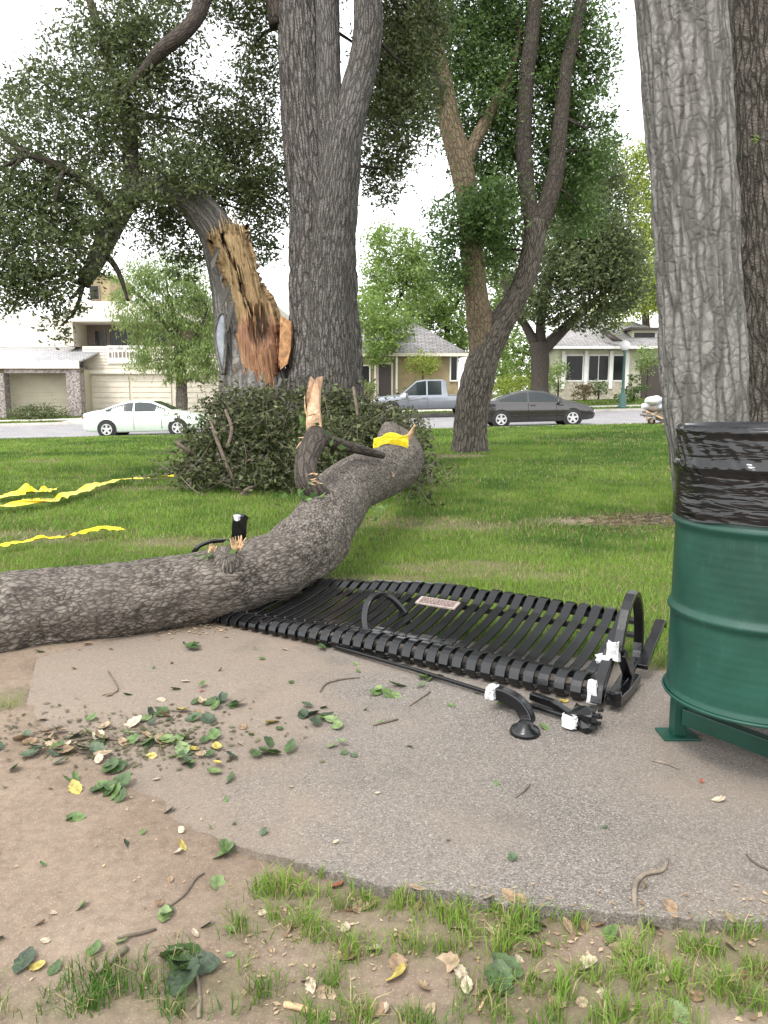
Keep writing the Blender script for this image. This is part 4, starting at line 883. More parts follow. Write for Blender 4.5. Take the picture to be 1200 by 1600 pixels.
for d_, z_, w_ in ((.012, .045, .03), (.105, .070, .035), (.695, .165, .05), (.585, .130, .03)):
    MB().bar([bq(u_, d_ + .012, z_ * sink(u_)) for u_ in np.linspace(.0, BL, 24)], BV, w_, .022).build('rail', 'black_flat', bench, False, .003)
# right end frame and armrest loop
def endbar(u_, pts, name, w_=.04, t_=.026, par=None): return MB().bar([tuple(p_[:3]) for p_ in catmull(np.array([(*bq(u_, a_, b_), 1) for a_, b_ in pts]), 26)], BU, w_, t_).build(name, 'black_paint', par or bench, False, .004)
E1 = BL + .045
loop = endbar(E1, [(.12, .20), (.17, .29), (.23, .36), (.30, .395), (.37, .375), (.43, .29), (.46, .17), (.44, .09), (.36, .06), (.20, .04), (.04, .02)], 'armrest')
endbar(E1 - .035, [(-.02, .02), (.0, .07), (.05, .11), (.10, .15), (.14, .19)], 'end_frame', .045, .04)
endbar(E1 + .01, [(.14, .19), (.20, .13), (.27, .06), (.33, .025)], 'end_frame', .04, .035)
endbar(E1 + .04, [(.38, .06), (.50, .12), (.60, .15), (.68, .185), (.72, .16)], 'end_strap', .045, .025)
endbar(E1 + .03, [(.30, .04), (.16, .03), (.06, .035), (-.01, .04)], 'end_strap', .05, .035)
def chunk(c, sx, sy, sz, name, par, mat='fracture', seed=0):
    r_ = random.Random(seed); bm = bmesh.new(); bmesh.ops.create_cube(bm, size=1); bmesh.ops.subdivide_edges(bm, edges=bm.edges, cuts=2, use_grid_fill=True)
    for v_ in bm.verts:
        v_.co += Vector((r_.uniform(-.12, .12), r_.uniform(-.12, .12), r_.uniform(-.12, .12)))
        v_.co = Vector(c) + BU * (v_.co.x * sx) + BV * (v_.co.y * sy) + Vector((0, 0, v_.co.z * sz))
    me_ = bpy.data.meshes.new(name); bm.to_mesh(me_); bm.free(); return link(name, me_, mat, par)
chunk(bq(E1 - .015, .115, .20), .045, .03, .07, 'fracture', loop, seed=1); chunk(bq(E1 - .05, .10, .165), .055, .03, .03, 'fracture', loop, seed=2)
chunk(bq(E1 - .055, -.02, .065), .035, .02, .085, 'fracture', loop, seed=3); chunk(bq(E1 + .03, -.02, .055), .05, .02, .05, 'fracture', loop, 'black_paint', 4)
# middle armrest, bent over the straps
def armpx(rows, name, w_=.034, t_=.022, wd=None):
    return MB().bar([tuple(p_[:3]) for p_ in catmull(np.array([(*D(a_, b_, c_), 1) for a_, b_, c_ in rows]), 24)], wd or BU, w_, t_).build(name, 'black_paint', bench, False, .004)
armpx([(573, 990, 3.66), (570, 962, 3.70), (577, 938, 3.74), (590, 928, 3.79), (606, 931, 3.83), (623, 946, 3.85), (636, 964, 3.85), (643, 984, 3.84)], 'armrest')
# far-end armrest thrown up behind the limb
armpx([(300, 872, 4.55), (308, 856, 4.52), (325, 848, 4.5), (345, 845, 4.5), (366, 846, 4.5)], 'armrest')
armpx([(372, 905, 4.62), (372, 870, 4.6), (373, 840, 4.58), (375, 812, 4.56), (379, 806, 4.56)], 'armrest', .075, .05)
chunk(D(371, 809, 4.53), .03, .03, .03, 'fracture', bench, seed=6)
for rr_ in ([(300, 872, 4.55), (320, 930, 4.62), (372, 960, 4.66)],): armpx(rr_, 'end_frame', .04, .03)
armpx([(372, 905, 4.62), (372, 960, 4.66)], 'end_frame', .05, .04)
# plaque
def plate(cpx, w_, h_):
    c0 = bq(*cpx); n_ = (bq(cpx[0], cpx[1] + .1, cpx[2] + .026) - c0).normalized()
    def q(a_, b_, o_): return c0 + BU * a_ + n_ * b_ + BU.cross(n_) * o_
    mb = MB(); mb.add([q(-w_, -h_, .0), q(w_, -h_, 0), q(w_, h_, 0), q(-w_, h_, 0), q(-w_, -h_, .008), q(w_, -h_, .008), q(w_, h_, .008), q(-w_, h_, .008)], [(3, 2, 1, 0), (4, 5, 6, 7), (0, 1, 5, 4), (1, 2, 6, 5), (2, 3, 7, 6), (3, 0, 4, 7)])
    p_ = mb.build('plaque', 'plaque', bench); tag(p_, 'small pale plaque with reddish lettering on the backrest')
    for j_, b_ in enumerate((.6, .2, -.2, -.6)):
        mi = MB(); x_ = -w_ * .85
        while x_ < w_ * .85:
            l_ = random.uniform(.008, .02); mi.add([q(x_, h_ * b_ - .0045, .0095), q(min(x_ + l_, w_ * .88), h_ * b_ - .0045, .0095), q(min(x_ + l_, w_ * .88), h_ * b_ + .0045, .0095), q(x_, h_ * b_ + .0045, .0095)], [(0, 1, 2, 3)]); x_ += l_ + .005
        mi.build('lettering', 'plaque_ink', p_)
plate((1.22, .52, .152), .115, .036)

# broken-off pieces on the pavement
lg2 = G(820, 1142, PZ)
leg = thing('bench_fragment', 'curved black broken bench leg with round foot lying on the pavement', 'fragment', lg2)
def dpx(rows): return [tuple(D(*r_)) for r_ in rows]
cv = catmull(np.array([(*D(771, 1081, 2.86), 1), (*D(790, 1086, 2.84), 1), (*D(812, 1100, 2.80), 1), (*D(824, 1120, 2.77), 1), (*D(822, 1136, 2.75), 1)]), 18)
MB().bar([tuple(p_[:3]) for p_ in cv], BV, .045, .05).build('leg', 'black_paint', leg, False, .006)
fc = G(820, 1146, PZ)
MB().lathe([(0, .045), (.024, .045), (.03, .03), (.05, .022), (.056, .01), (.055, .0), (0, 0)], 24, fc).build('foot', 'black_paint', leg, True)
chunk(D(769, 1080, 2.85), .035, .05, .045, 'fracture', leg, seed=9)
bg_ = G(760, 1090, PZ)
bar = thing('bench_fragment', 'long thin black stretcher bar with jagged block end fallen in front of bench', 'fragment', bg_)
ra, rb = G(520, 1015, PZ), G(900, 1132, PZ); up = Vector((0, 0, .02))
MB().bar([ra + up, ra.lerp(rb, .4) + up * 1.2, ra.lerp(rb, .75) + up, rb + up], (0, 0, 1), .016, .016).build('rod', 'black_paint', bar, False, .004)
MB().bar([G(830, 1098, PZ) + up * 1.5, G(865, 1112, PZ) + up * 1.6, rb + up], (0, 0, 1), .03, .03).build('rod', 'black_paint', bar, False, .004)
cb = G(911, 1140, PZ) + Vector((0, .02, .035))
chunk(cb, .085, .10, .065, 'block', bar, 'black_paint', 12)
sr = MB()
for q in range(9):
    z_ = random.uniform(-.025, .03); p_ = cb + BU * .045 + BV * (-.05 + q * .012) + Vector((0, 0, z_)); sr.bar([p_, p_ + BU * .02 + Vector((0, 0, .004))], (0, 0, 1), .012, .008)
sr.build('teeth', 'black_flat', bar)
chunk(cb - BU * .03 - BV * .056 + Vector((0, 0, .002)), .05, .012, .05, 'fracture', bar, seed=13)

# ================================================================== GREEN DRUM
DX, DY, DZ, DR, DH = 1.251, 2.472, .258, .29, .88
drum = thing('trash_drum', 'dark green steel drum trash can on a green stand with black bag liner', 'trash can', (DX, DY, PZ))
pr = []
for z_ in np.linspace(0, .88, 89):
    r_ = DR - .008
    for hz in (DH / 3, 2 * DH / 3): r_ += .013 * math.exp(-((z_ - hz) / .011) ** 2)
    r_ += .0018 * math.sin(z_ * 240) * (1 if (.05 < z_ < .25 or .35 < z_ < .54 or .64 < z_ < .84) else 0) * .25
    if z_ < .012: r_ += .006
    pr.append((r_, z_))
pr = [(0, .012), (DR - .012, .012)] + pr + [(DR - .012, .885), (DR - .014, .87), (DR - .014, .03), (0, .03)]
V, F, U = [], [], []
mb = MB().lathe(pr, 96, (DX, DY, DZ))
for k_, v_ in enumerate(mb.v):      # a few shallow dents
    a_ = math.atan2(v_[1] - DY, v_[0] - DX); d_ = .006 * float(fbm(math.cos(a_) * 2, math.sin(a_) * 2, v_[2] * 4)); rr_ = math.hypot(v_[0] - DX, v_[1] - DY)
    if rr_ > .2: mb.v[k_] = (DX + (v_[0] - DX) * (1 - d_), DY + (v_[1] - DY) * (1 - d_), v_[2])
mb.build('barrel', 'drum', drum, True)
MB().lathe([(DR + .003, .0), (DR + .006, .006), (DR + .003, .012), (DR - .004, .006), (DR + .003, .0)], 96, (DX, DY, DZ - .004)).build('bottom_rim', 'drum', drum, True)
# bag
nb, nh = 220, 40; th = np.linspace(0, 2 * np.pi, nb + 1); hh = np.linspace(0, 1, nh)
TH, HH = np.meshgrid(th, hh); ct, st_ = np.cos(TH), np.sin(TH)
zt = DZ + 2 * DH / 3 + .022 + .014 * (vn(ct * 3, st_ * 3, 1) - .5)
zz = zt + (DZ + DH + .012 - zt) * HH
wr = fbm(ct * 4 + TH * 0, st_ * 4, zz * 9 + TH * 1.2, 3); diag = vn((TH * 14 + zz * 42), zz * 4, 2)
rad = DR + .002 + .005 * (wr - .4) + .006 * np.abs(2 * diag - 1) * np.clip((HH - .35) * 4, 0, 1) + .007 * np.exp(-((HH - .58) / .05) ** 2) + .006 * np.exp(-((HH - .97) / .03) ** 2) - .004 * HH
fold_ = .004 * np.abs(2 * vn(ct * 2, st_ * 2, HH * 60 + TH * .6) - 1) * (HH < .22); rad = rad + fold_
V = np.stack([DX + rad * ct, DY + rad * st_, zz], -1).reshape(-1, 3)
rings = [np.stack([DX + r_ * np.cos(th), DY + r_ * np.sin(th), np.full(nb + 1, DZ + z_)], -1) for r_, z_ in ((DR - .004, DH + .020), (DR - .020, DH + .018), (DR - .03, DH - .02), (DR - .035, DH - .3), (.02, DH - .34))]; V = np.vstack([V] + rings)
w_ = nb + 1; i, j = np.meshgrid(np.arange(nh + 4), np.arange(nb), indexing='ij'); a = (i * w_ + j).ravel()
UVb = np.vstack([np.stack([TH, zz * 3], -1).reshape(-1, 2), *[np.stack([th, np.full(nb + 1, 3. + q * .05)], -1) for q in range(5)]])
link('bag_liner', npmesh('bag_liner', V, np.stack([a, a + 1, a + w_ + 1, a + w_], 1), UVb), 'bag', drum, True)
# stand: foot plates, legs, cross beams
feet = [(1.065, 2.635), (1.42, 2.14), (1.37, 2.85), (1.72, 2.36)]
for fx, fy in feet:
    lgx = MB().box(fx - .025, fx + .025, fy - .025, fy + .025, PZ + .008, DZ - .002).build('leg', 'drum', drum, False, .004)
    MB().box(fx - .065, fx + .065, fy - .05, fy + .05, PZ, PZ + .009).build('foot_plate', 'drum', lgx, False, .002)
for a_, b_ in ((0, 1), (2, 3), (0, 2), (1, 3)):
    p_, q_ = Vector((*feet[a_], .115)), Vector((*feet[b_], .115)); e_ = (q_ - p_).normalized() * .024
    MB().bar([p_ + e_, q_ - e_], (0, 0, 1), .06, .04).build('beam', 'drum', drum, False, .003)

# ================================================================== YELLOW TAPE
def ribbon(name, label, rows, width, seed, up_=.065, text=None):
    pts_ = np.array([(*G(a_, b_), w_) for a_, b_, w_ in rows]); C_ = catmull(pts_, 90); n_ = len(C_); r_ = np.random.default_rng(seed)
    T_ = np.gradient(C_[:, :2], axis=0); T_ /= np.linalg.norm(T_, axis=1)[:, None]; S_ = np.stack([-T_[:, 1], T_[:, 0]], 1); k = 7; V_ = []
    t_ = np.arange(n_)
    for q in range(k):
        a_ = (q / (k - 1) - .5) * width * C_[:, 3]
        tw = (vn(t_ / 6., seed, 0) - .35) * 1.2
        zz_ = up_ + np.abs(a_) * np.abs(tw) * .8 + .022 * vn(t_ / 2.2, q * .8, seed) + a_ * tw * .5 + tz(C_[:, 0], C_[:, 1])
        V_.append(np.stack([C_[:, 0] + S_[:, 0] * a_ * (1 - .4 * np.abs(tw)), C_[:, 1] + S_[:, 1] * a_, np.maximum(zz_, .02)], 1))
    V_ = np.stack(V_, 1).reshape(-1, 3); i, j = np.meshgrid(np.arange(n_ - 1), np.arange(k - 1), indexing='ij'); a = (i * k + j).ravel()
    o_ = link(name, npmesh(name, V_, np.stack([a, a + k, a + k + 1, a + 1], 1)), 'tape', None, True); tag(o_, label, 'caution tape', 'yellow caution tape lying around'); return o_
ribbon('caution_tape', 'yellow caution tape bunched on the grass at the left edge, farthest piece', [(-60, 790, 1), (0, 785, 1), (30, 780, 1.2), (60, 777, 1), (88, 771, .6)], .20, 3)
tp = ribbon('caution_tape', 'long yellow caution tape running across the lawn to the brush pile', [(-60, 806, 1), (0, 802, 1), (45, 797, 1.1), (80, 793, .8), (120, 778, 1), (165, 762, .8), (190, 755, .8), (225, 752, .6), (275, 749, .5)], .17, 5)
ribbon('caution_tape', 'nearest yellow caution tape strip on the grass behind the fallen limb', [(-70, 882, .8), (0, 867, .9), (40, 859, .9), (85, 853, .5), (105, 851, .2), (125, 846, .7), (165, 839, .9), (195, 840, .3)], .085, 8, .06)
def text_mesh(name, s_, size, mat, parent, loc, xdir, ydir):
    cu = bpy.data.curves.new(name, 'FONT'); cu.body = s_; cu.size = size; cu.align_x = 'CENTER'; cu.align_y = 'CENTER'; cu.extrude = .0005
    to = bpy.data.objects.new(name, cu); col.objects.link(to); bpy.context.view_layer.update()
    me_ = bpy.data.meshes.new_from_object(to.evaluated_get(bpy.context.evaluated_depsgraph_get())); bpy.data.objects.remove(to); bpy.data.curves.remove(cu)
    xd = Vector(xdir).normalized(); zd = xd.cross(Vector(ydir)).normalized(); yd = zd.cross(xd)
    m_ = Matrix(((xd.x, yd.x, zd.x, loc[0]), (xd.y, yd.y, zd.y, loc[1]), (xd.z, yd.z, zd.z, loc[2]), (0, 0, 0, 1))); me_.transform(m_)
    return link(name, me_, mat, parent)
c_ = G(64, 795); pl_ = MB().add([(c_.x - .2, c_.y - .08, .095), (c_.x + .2, c_.y - .02, .095), (c_.x + .2, c_.y + .07, .11), (c_.x - .2, c_.y + .01, .11)], [(0, 1, 2, 3)]).build('flat_length', 'tape', tp)
text_mesh('lettering', 'CAUTION', .075, 'ink', pl_, (c_.x, c_.y - .005, .108), (1, .15, 0), (0, 1, .2))
# tape tied round the limb
mb = MB()
tb = []
for q in range(7):
    r_ = random.Random(q); rows_ = [(586 + r_.uniform(-4, 4), 693 + r_.uniform(-5, 5), 7.25), (602, 688 + r_.uniform(-7, 4), 7.3), (620, 688 + r_.uniform(-8, 4), 7.35), (636 + r_.uniform(-3, 3), 691 + r_.uniform(-9, 6), 7.4)]
    mb.bar([tuple(p_[:3]) for p_ in catmull(np.array([(*D(*x_), 1) for x_ in rows_]), 12)], (0, .3 * r_.uniform(-1, 1), 1), .05, .006)
tag(mb.build('caution_tape', 'tape'), 'crumpled yellow caution tape tied around the far end of the fallen limb', 'caution tape', 'yellow caution tape lying around')

# ================================================================== CARS
def wheel(parent, x_, side, r_, wd, sp=5):
    y_ = side * wd; t_ = MB().lathe([(r_ * .60, -.11), (r_ * .9, -.11), (r_, -.08), (r_, .08), (r_ * .9, .11), (r_ * .60, .11)], 32, (x_, y_, r_), 'y').build('tyre', 'rubber', parent, True)
    MB().lathe([(0, 0), (r_ * .62, 0)], 24, (x_, y_ + side * .07, r_), 'y').build('rim_back', 'black_flat', t_)
    rm = MB().lathe([(r_ * .56, -.01), (r_ * .66, -.01), (r_ * .68, .01), (r_ * .56, .01), (r_ * .56, -.01)], 28, (x_, y_ + side * .108, r_), 'y')
    for q in range(sp):
        a_ = 2 * math.pi * q / sp + .3; e_ = Vector((x_ + math.cos(a_) * r_ * .6, y_ + side * .105, r_ + math.sin(a_) * r_ * .6)); rm.bar([Vector((x_, y_ + side * .1, r_)), e_], (-math.sin(a_), 0, math.cos(a_)), r_ * .24, .03)
    rm.lathe([(0, side * .02), (r_ * .16, side * .02), (r_ * .18, -side * .01)], 14, (x_, y_ + side * .1, r_), 'y'); rm.build('rim', 'rim', t_)
    return t_
def vehicle(name, label, px_, Yc, zoff, sign, paint, st, glass, wheels, wr, extra=None):
    p_ = D(px_, 650, Yc); x0 = p_.x; z0 = float(tz(x0, Yc)) - .10 + zoff
    v_ = thing(name, label, 'pickup truck' if 'pickup' in name else 'car', (x0, Yc, z0)); LOCAL.add(v_.name)
    v_.rotation_euler = (0, -math.atan(.024), 0) if sign > 0 else (0, math.atan(.024), math.pi)
    S_ = np.array(st, float); xs_ = np.unique(np.concatenate([S_[:, 0], np.linspace(S_[0, 0], S_[-1, 0], 90)]))
    I = {k_: np.interp(xs_, S_[:, 0], S_[:, k_]) for k_ in range(1, 6)}
    def at(x_, k_): return float(np.interp(x_, S_[:, 0], S_[:, k_]))
    rows_ = []
    for q, x_ in enumerate(xs_):
        zb, zl, zt_, wb, wt = (I[k_][q] for k_ in range(1, 6))
        h_ = [(0, zb), (wb * .86, zb), (wb * .955, zb + .07), (wb * .985, zb + .6 * (zl - zb)), (wb * .965, zl - .05), (wb * .93, zl), (wt, zt_ - .035), (wt * .9, zt_ - .008), (wt * .5, zt_ + .008), (0, zt_ + .012)]
        rows_.append([(x_, -a_, b_) for a_, b_ in h_] + [(x_, a_, b_) for a_, b_ in h_[::-1][1:]])
    k_ = len(rows_[0]); V_ = np.array(rows_).reshape(-1, 3); n_ = len(rows_); i, j = np.meshgrid(np.arange(n_ - 1), np.arange(k_ - 1), indexing='ij'); a = (i * k_ + j).ravel()
    body = link('body', npmesh('body', V_, [np.stack([a, a + 1, a + k_ + 1, a + k_], 1), np.array([list(range(k_))[::-1], list(range((n_ - 1) * k_, n_ * k_))])]), paint, v_, True)
    def surf_y(x_, z_):
        zl, zt_, wb, wt = at(x_, 2), at(x_, 3) - .035, at(x_, 4) * .93, at(x_, 5); t_ = (z_ - zl) / max(zt_ - zl, .02); return wb + (wt - wb) * t_
    for side in (-1, 1):
        for x_a, x_b in glass['side']:
            gx = np.linspace(x_a, x_b, 16); V2 = []
            for x_ in gx:
                lo = at(x_, 2) + .035; hi = min(at(x_, 3) - .075, float(np.interp(x_, [x_a, x_a + .05, x_b - .05, x_b], [at(x_a, 3), 9, 9, at(x_b, 3)])))
                hi = max(hi, lo + .01); V2 += [(x_, side * (surf_y(x_, lo) + .006), lo), (x_, side * (surf_y(x_, hi) + .006), hi)]
            m2 = MB(); m2.add(V2, [(2 * q, 2 * q + 2, 2 * q + 3, 2 * q + 1) if side < 0 else (2 * q, 2 * q + 1, 2 * q + 3, 2 * q + 2) for q in range(15)]); m2.build('window', 'car_glass', v_)
        for x_ in glass['doors']:
            MB().box(x_ - .006, x_ + .006, side * (at(x_, 4) * .985) - .004, side * (at(x_, 4) * .985) + .004, at(x_, 1) + .1, at(x_, 2) - .03).build('door_seam', 'black_flat', body)
            MB().box(x_ + .08, x_ + .28, side * at(x_, 4) * .985 - .015, side * at(x_, 4) * .985 + .015, at(x_, 2) - .12, at(x_, 2) - .085).build('door_handle', paint, body)
        mx_ = glass['mirror']; MB().box(mx_ - .06, mx_ + .06, side * at(mx_, 4) - (.0 if side > 0 else .17), side * at(mx_, 4) + (.17 if side > 0 else .0), at(mx_, 2) + .0, at(mx_, 2) + .14).build('mirror', paint, v_, False, .02)
    for x_a, x_b in glass['screen']:
        gx = np.linspace(x_a, x_b, 8); V2 = []
        for x_ in gx:
            for f_ in (-.86, -.5, 0, .5, .86): V2.append((x_, f_ * at(x_, 5), at(x_, 3) + .018 - .02 * abs(f_) ** 3))
        MB().add(V2, [(q * 5 + r_, q * 5 + r_ + 5, q * 5 + r_ + 6, q * 5 + r_ + 1)[::-1] for q in range(7) for r_ in range(4)]).build('windscreen', 'car_glass', v_)
    for wx_ in wheels:
        for side in (-1, 1):
            wd = at(wx_, 4) * .985
            MB().lathe([(0, side * .004), (wr * 1.16, side * .004), (wr * 1.16, -side * .12)], 28, (wx_, side * wd, wr * 1.04), 'y').build('wheel_well_shade', 'black_flat', body)  # black disc stands in for the shade inside the wheel well
            wheel(v_, wx_, side, wr, wd - .085)
    xf, xr_ = S_[-1, 0], S_[0, 0]
    for side in (-1, 1):
        fx = xf - .17; MB().lathe([(0, .05), (.06, .045), (.10, .02), (.11, -.05)], 14, (fx, side * at(fx, 4) * .86, at(fx, 2) - .08), 'y').build('headlight', 'lamp_clear', v_, True)
        rx = xr_ + .10; MB().box(rx - .06, rx + .16, side * at(rx, 4) * .9 - .06, side * at(rx, 4) * .9 + .06, at(rx, 2) - .18, at(rx, 2) - .05).build('tail_light', 'lamp_red', v_, False, .02)
    MB().box(xf - .06, xf + .015, -.25, .25, S_[-1, 1] + .02, S_[-1, 1] + .13).build('grille', 'black_flat', v_); MB().box(xr_ - .012, xr_ + .05, -.25, .25, S_[0, 1] + .1, S_[0, 1] + .22).build('number_plate', 'white_trim', v_)
    if extra: extra(v_, at)
    return v_
SED = [(-2.42, .42, .72, .80, .70, .62), (-2.34, .28, .92, .98, .80, .72), (-2.0, .24, 1.0, 1.06, .88, .78), (-1.6, .2, 1.0, 1.11, .91, .74), (-1.0, .2, .985, 1.33, .92, .66), (-.55, .2, .975, 1.43, .92, .64), (-.05, .2, .965, 1.455, .92, .65), (.4, .2, .955, 1.41, .92, .66),
       (.9, .2, .95, 1.20, .92, .70), (1.25, .2, .94, 1.02, .92, .76), (1.7, .22, .89, .95, .90, .74), (2.1, .25, .79, .84, .86, .68), (2.34, .28, .66, .71, .77, .58), (2.42, .36, .58, .62, .68, .5)]
SG = {'side': [(-1.42, -.32), (-.26, .98)], 'doors': [-.29, .82], 'mirror': .92, 'screen': [(.45, 1.2), (-1.55, -.95)]}
vehicle('parked_sedan', 'white sedan parked at the near kerb left of the brush pile', 231, 31.7, -.02, 1, 'paint_white', SED, SG, (-1.38, 1.45), .33)
vehicle('parked_sedan', 'dark bronze sedan parked behind the forked tree', 831, 31.7, .0, 1, 'paint_dark', SED, SG, (-1.38, 1.47), .33)
PK = [(-2.9, .5, .98, 1.0, .86, .84), (-2.85, .42, 1.06, 1.10, .95, .92), (-1.02, .40, 1.08, 1.11, .97, .94), (-.98, .40, 1.08, 1.80, .97, .74), (-.8, .40, 1.08, 1.88, .97, .75), (.1, .40, 1.08, 1.90, .97, .76), (.55, .40, 1.08, 1.84, .97, .76), (1.35, .40, 1.08, 1.20, .97, .84), (2.5, .42, 1.0, 1.08, .95, .82), (2.75, .44, .9, .98, .92, .76), (2.86, .5, .8, .86, .86, .7)]
vehicle('pickup_truck', 'silver crew cab pickup parked across the street before the brown house', 667, 40.3, .02, -1, 'paint_silver', PK, {'side': [(-.72, -.02), (.06, 1.12)], 'doors': [.0, 1.0], 'mirror': 1.05, 'screen': [(.6, 1.3)]}, (-1.85, 1.85), .40)

# ================================================================== HOUSES
def window(parent, x0, x1, z0, z1, Yf, frame='white_trim', fw=.09, mull=0):
    f_ = MB(); f_.box(x0 - fw, x0, Yf - .06, Yf + .05, z0 - fw, z1 + fw); f_.box(x1, x1 + fw, Yf - .06, Yf + .05, z0 - fw, z1 + fw); f_.box(x0, x1, Yf - .06, Yf + .05, z1, z1 + fw); f_.box(x0, x1, Yf - .08, Yf + .05, z0 - fw, z0)
    w_ = f_.build('window', frame, parent)
    n_ = mull + 1
    for q in range(n_):
        a_, b_ = x0 + (x1 - x0) * q / n_, x0 + (x1 - x0) * (q + 1) / n_
        MB().box(a_ + (.02 if q else 0), b_ - (.02 if q < mull else 0), Yf - .015, Yf - .005, z0, z1).build('pane', 'glass_dark', w_)
    for q in range(1, n_): x_ = x0 + (x1 - x0) * q / n_; MB().box(x_ - .02, x_ + .02, Yf - .04, Yf + .0, z0, z1).build('mullion', frame, w_)
    return w_
def roof_quad(mb_uv, pts): mb_uv.append(pts)
def roof(name, quads, mat, parent, thick=.16):
    V_, F_, U_ = [], [[], []], []
    for q in quads:
        p_ = [Vector(v_) for v_ in q]; e = (p_[1] - p_[0]).normalized(); n_ = (p_[1] - p_[0]).cross(p_[-1] - p_[0]).normalized(); g_ = n_.cross(e); b_ = len(V_)
        V_ += [tuple(v_) for v_ in p_]; U_ += [((v_ - p_[0]).dot(e), (v_ - p_[0]).dot(g_)) for v_ in p_]
        F_[0 if len(q) == 4 else 1].append(list(range(b_, b_ + len(q))))
    o_ = link(name, npmesh(name, np.array(V_), [np.array(f_) for f_ in F_ if f_], np.array(U_)), mat, parent); m_ = o_.modifiers.new('thick', 'SOLIDIFY'); m_.thickness = thick; m_.offset = -1; return o_
def X_(px_, Y_): return D(px_, 620, Y_).x
def Z_(py_, Y_): return D(600, py_, Y_).z
# brown house (middle)
Yh = 52.0; hz = float(tz(1, Yh)) - .3
h1 = thing('brown_house', 'ochre brown bungalow with grey hip roof behind the silver pickup', 'house', (X_(640, Yh), Yh, hz))
xa, xb, ze = X_(520, Yh), X_(716, Yh), Z_(552, Yh)
MB().box(xa, xb, Yh, Yh + 9, hz, ze).build('wall', 'ochre', h1)
ov = .55; xa2, xb2, yf, yb = xa - ov, xb + ov, Yh - ov, Yh + 9 + ov; zr = Z_(496, Yh) + .45; xm1, xm2 = X_(585, Yh), X_(636, Yh); ym = Yh + 4.5
roof('roof', [[(xa2, yf, ze), (xb2, yf, ze), (xm2, ym, zr), (xm1, ym, zr)], [(xb2, yf, ze), (xb2, yb, ze), (xm2, ym, zr)], [(xb2, yb, ze), (xa2, yb, ze), (xm1, ym, zr), (xm2, ym, zr)], [(xa2, yb, ze), (xa2, yf, ze), (xm1, ym, zr)]], 'roof_grey', h1)
MB().box(xa2, xb2, yf - .03, yf + .02, ze - .22, ze - .02).build('fascia', 'cream', h1)
d0 = MB().box(X_(589, Yh), X_(614, Yh), Yh - .12, Yh - .004, hz, Z_(566, Yh)).build('door_surround', 'cream', h1); MB().box(X_(592, Yh), X_(611, Yh), Yh - .16, Yh - .121, hz, Z_(569, Yh)).build('door', 'dark_wood', h1)
window(h1, X_(563, Yh), X_(577, Yh), Z_(598, Yh), Z_(572, Yh), Yh - .05); window(h1, X_(704, Yh), X_(713, Yh), Z_(594, Yh), Z_(558, Yh), Yh - .05, mull=0)
MB().box(X_(585, Yh), X_(588, Yh), Yh - .5, Yh - .38, hz, ze - .1).build('porch_post', 'white_trim', h1); MB().box(X_(618, Yh), X_(621, Yh), Yh - .5, Yh - .38, hz, ze - .1).build('porch_post', 'white_trim', h1)
roof('dormer', [[(X_(600, Yh), Yh + .6, Z_(520, Yh)), (X_(645, Yh), Yh + .6, Z_(520, Yh)), (X_(640, Yh), Yh + 3, Z_(508, Yh)), (X_(606, Yh), Yh + 3, Z_(508, Yh))]], 'roof_grey', h1, .12)
# pale house (right)
hz2 = float(tz(14, Yh)) - .3
h2 = thing('pale_house', 'ivory bungalow with three dark front windows behind the globe lamp', 'house', (X_(950, Yh), Yh, hz2))
xa, xb, ze = X_(868, Yh), X_(1075, Yh), Z_(541, Yh)
MB().box(xa, xb, Yh + .2, Yh + 9, hz2, ze).build('wall', 'ivory', h2)
MB().box(xa - .02, X_(985, Yh), Yh + .05, Yh + .197, hz2, Z_(597, Yh)).build('wainscot', 'brick_pale', h2)
for a_, b_ in ((884, 909), (919, 949), (957, 973)): window(h2, X_(a_, Yh), X_(b_, Yh), Z_(594, Yh), Z_(556, Yh), Yh + .14, mull=1 if b_ - a_ > 25 else 0)
for a_ in (879, 914, 953, 978): MB().box(X_(a_, Yh) - .12, X_(a_, Yh) + .12, Yh - .02, Yh + .045, hz2 + 1.0, ze - .3).build('pilaster', 'white_trim', h2)
MB().box(X_(1000, Yh), X_(1040, Yh), Yh - .1, Yh + .19, hz2, Z_(560, Yh)).build('porch_shade', 'dark_wood', h2); MB().box(X_(985, Yh), X_(998, Yh), Yh - .3, Yh + .19, hz2, Z_(585, Yh)).build('porch_pier', 'brick_pale', h2)  # solid dark box painted as the shade of the open porch; brick pier beside it
xa2, xb2, yf, yb = xa - .6, xb + .6, Yh - .7, Yh + 9.6; zr = Z_(500, Yh) + .3
roof('roof', [[(xa2, yf, ze), (xb2, yf, ze), (xb2 - 3, Yh + 4.5, zr), (X_(905, Yh), Yh + 4.5, zr)], [(xb2, yf, ze), (xb2, yb, ze), (xb2 - 3, Yh + 4.5, zr)], [(xb2, yb, ze), (xa2, yb, ze), (X_(905, Yh), Yh + 4.5, zr), (xb2 - 3, Yh + 4.5, zr)], [(xa2, yb, ze), (xa2, yf, ze), (X_(905, Yh), Yh + 4.5, zr)]], 'roof_grey', h2)
MB().box(xa2, xb2, yf - .03, yf + .02, ze - .2, ze - .02).build('fascia', 'white_trim', h2)
dm = MB().box(X_(990, Yh), X_(1030, Yh), Yh + 1.0, Yh + 3, Z_(532, Yh), Z_(514, Yh)).build('dormer', 'ivory', h2); MB().box(X_(984, Yh), X_(1036, Yh), Yh + .6, Yh + 3.4, Z_(514, Yh), Z_(510, Yh)).build('dormer_roof', 'dark_wood', h2); MB().box(X_(994, Yh), X_(1026, Yh), Yh + .96, Yh + .995, Z_(529, Yh), Z_(518, Yh)).build('dormer_window', 'glass_dark', h2)
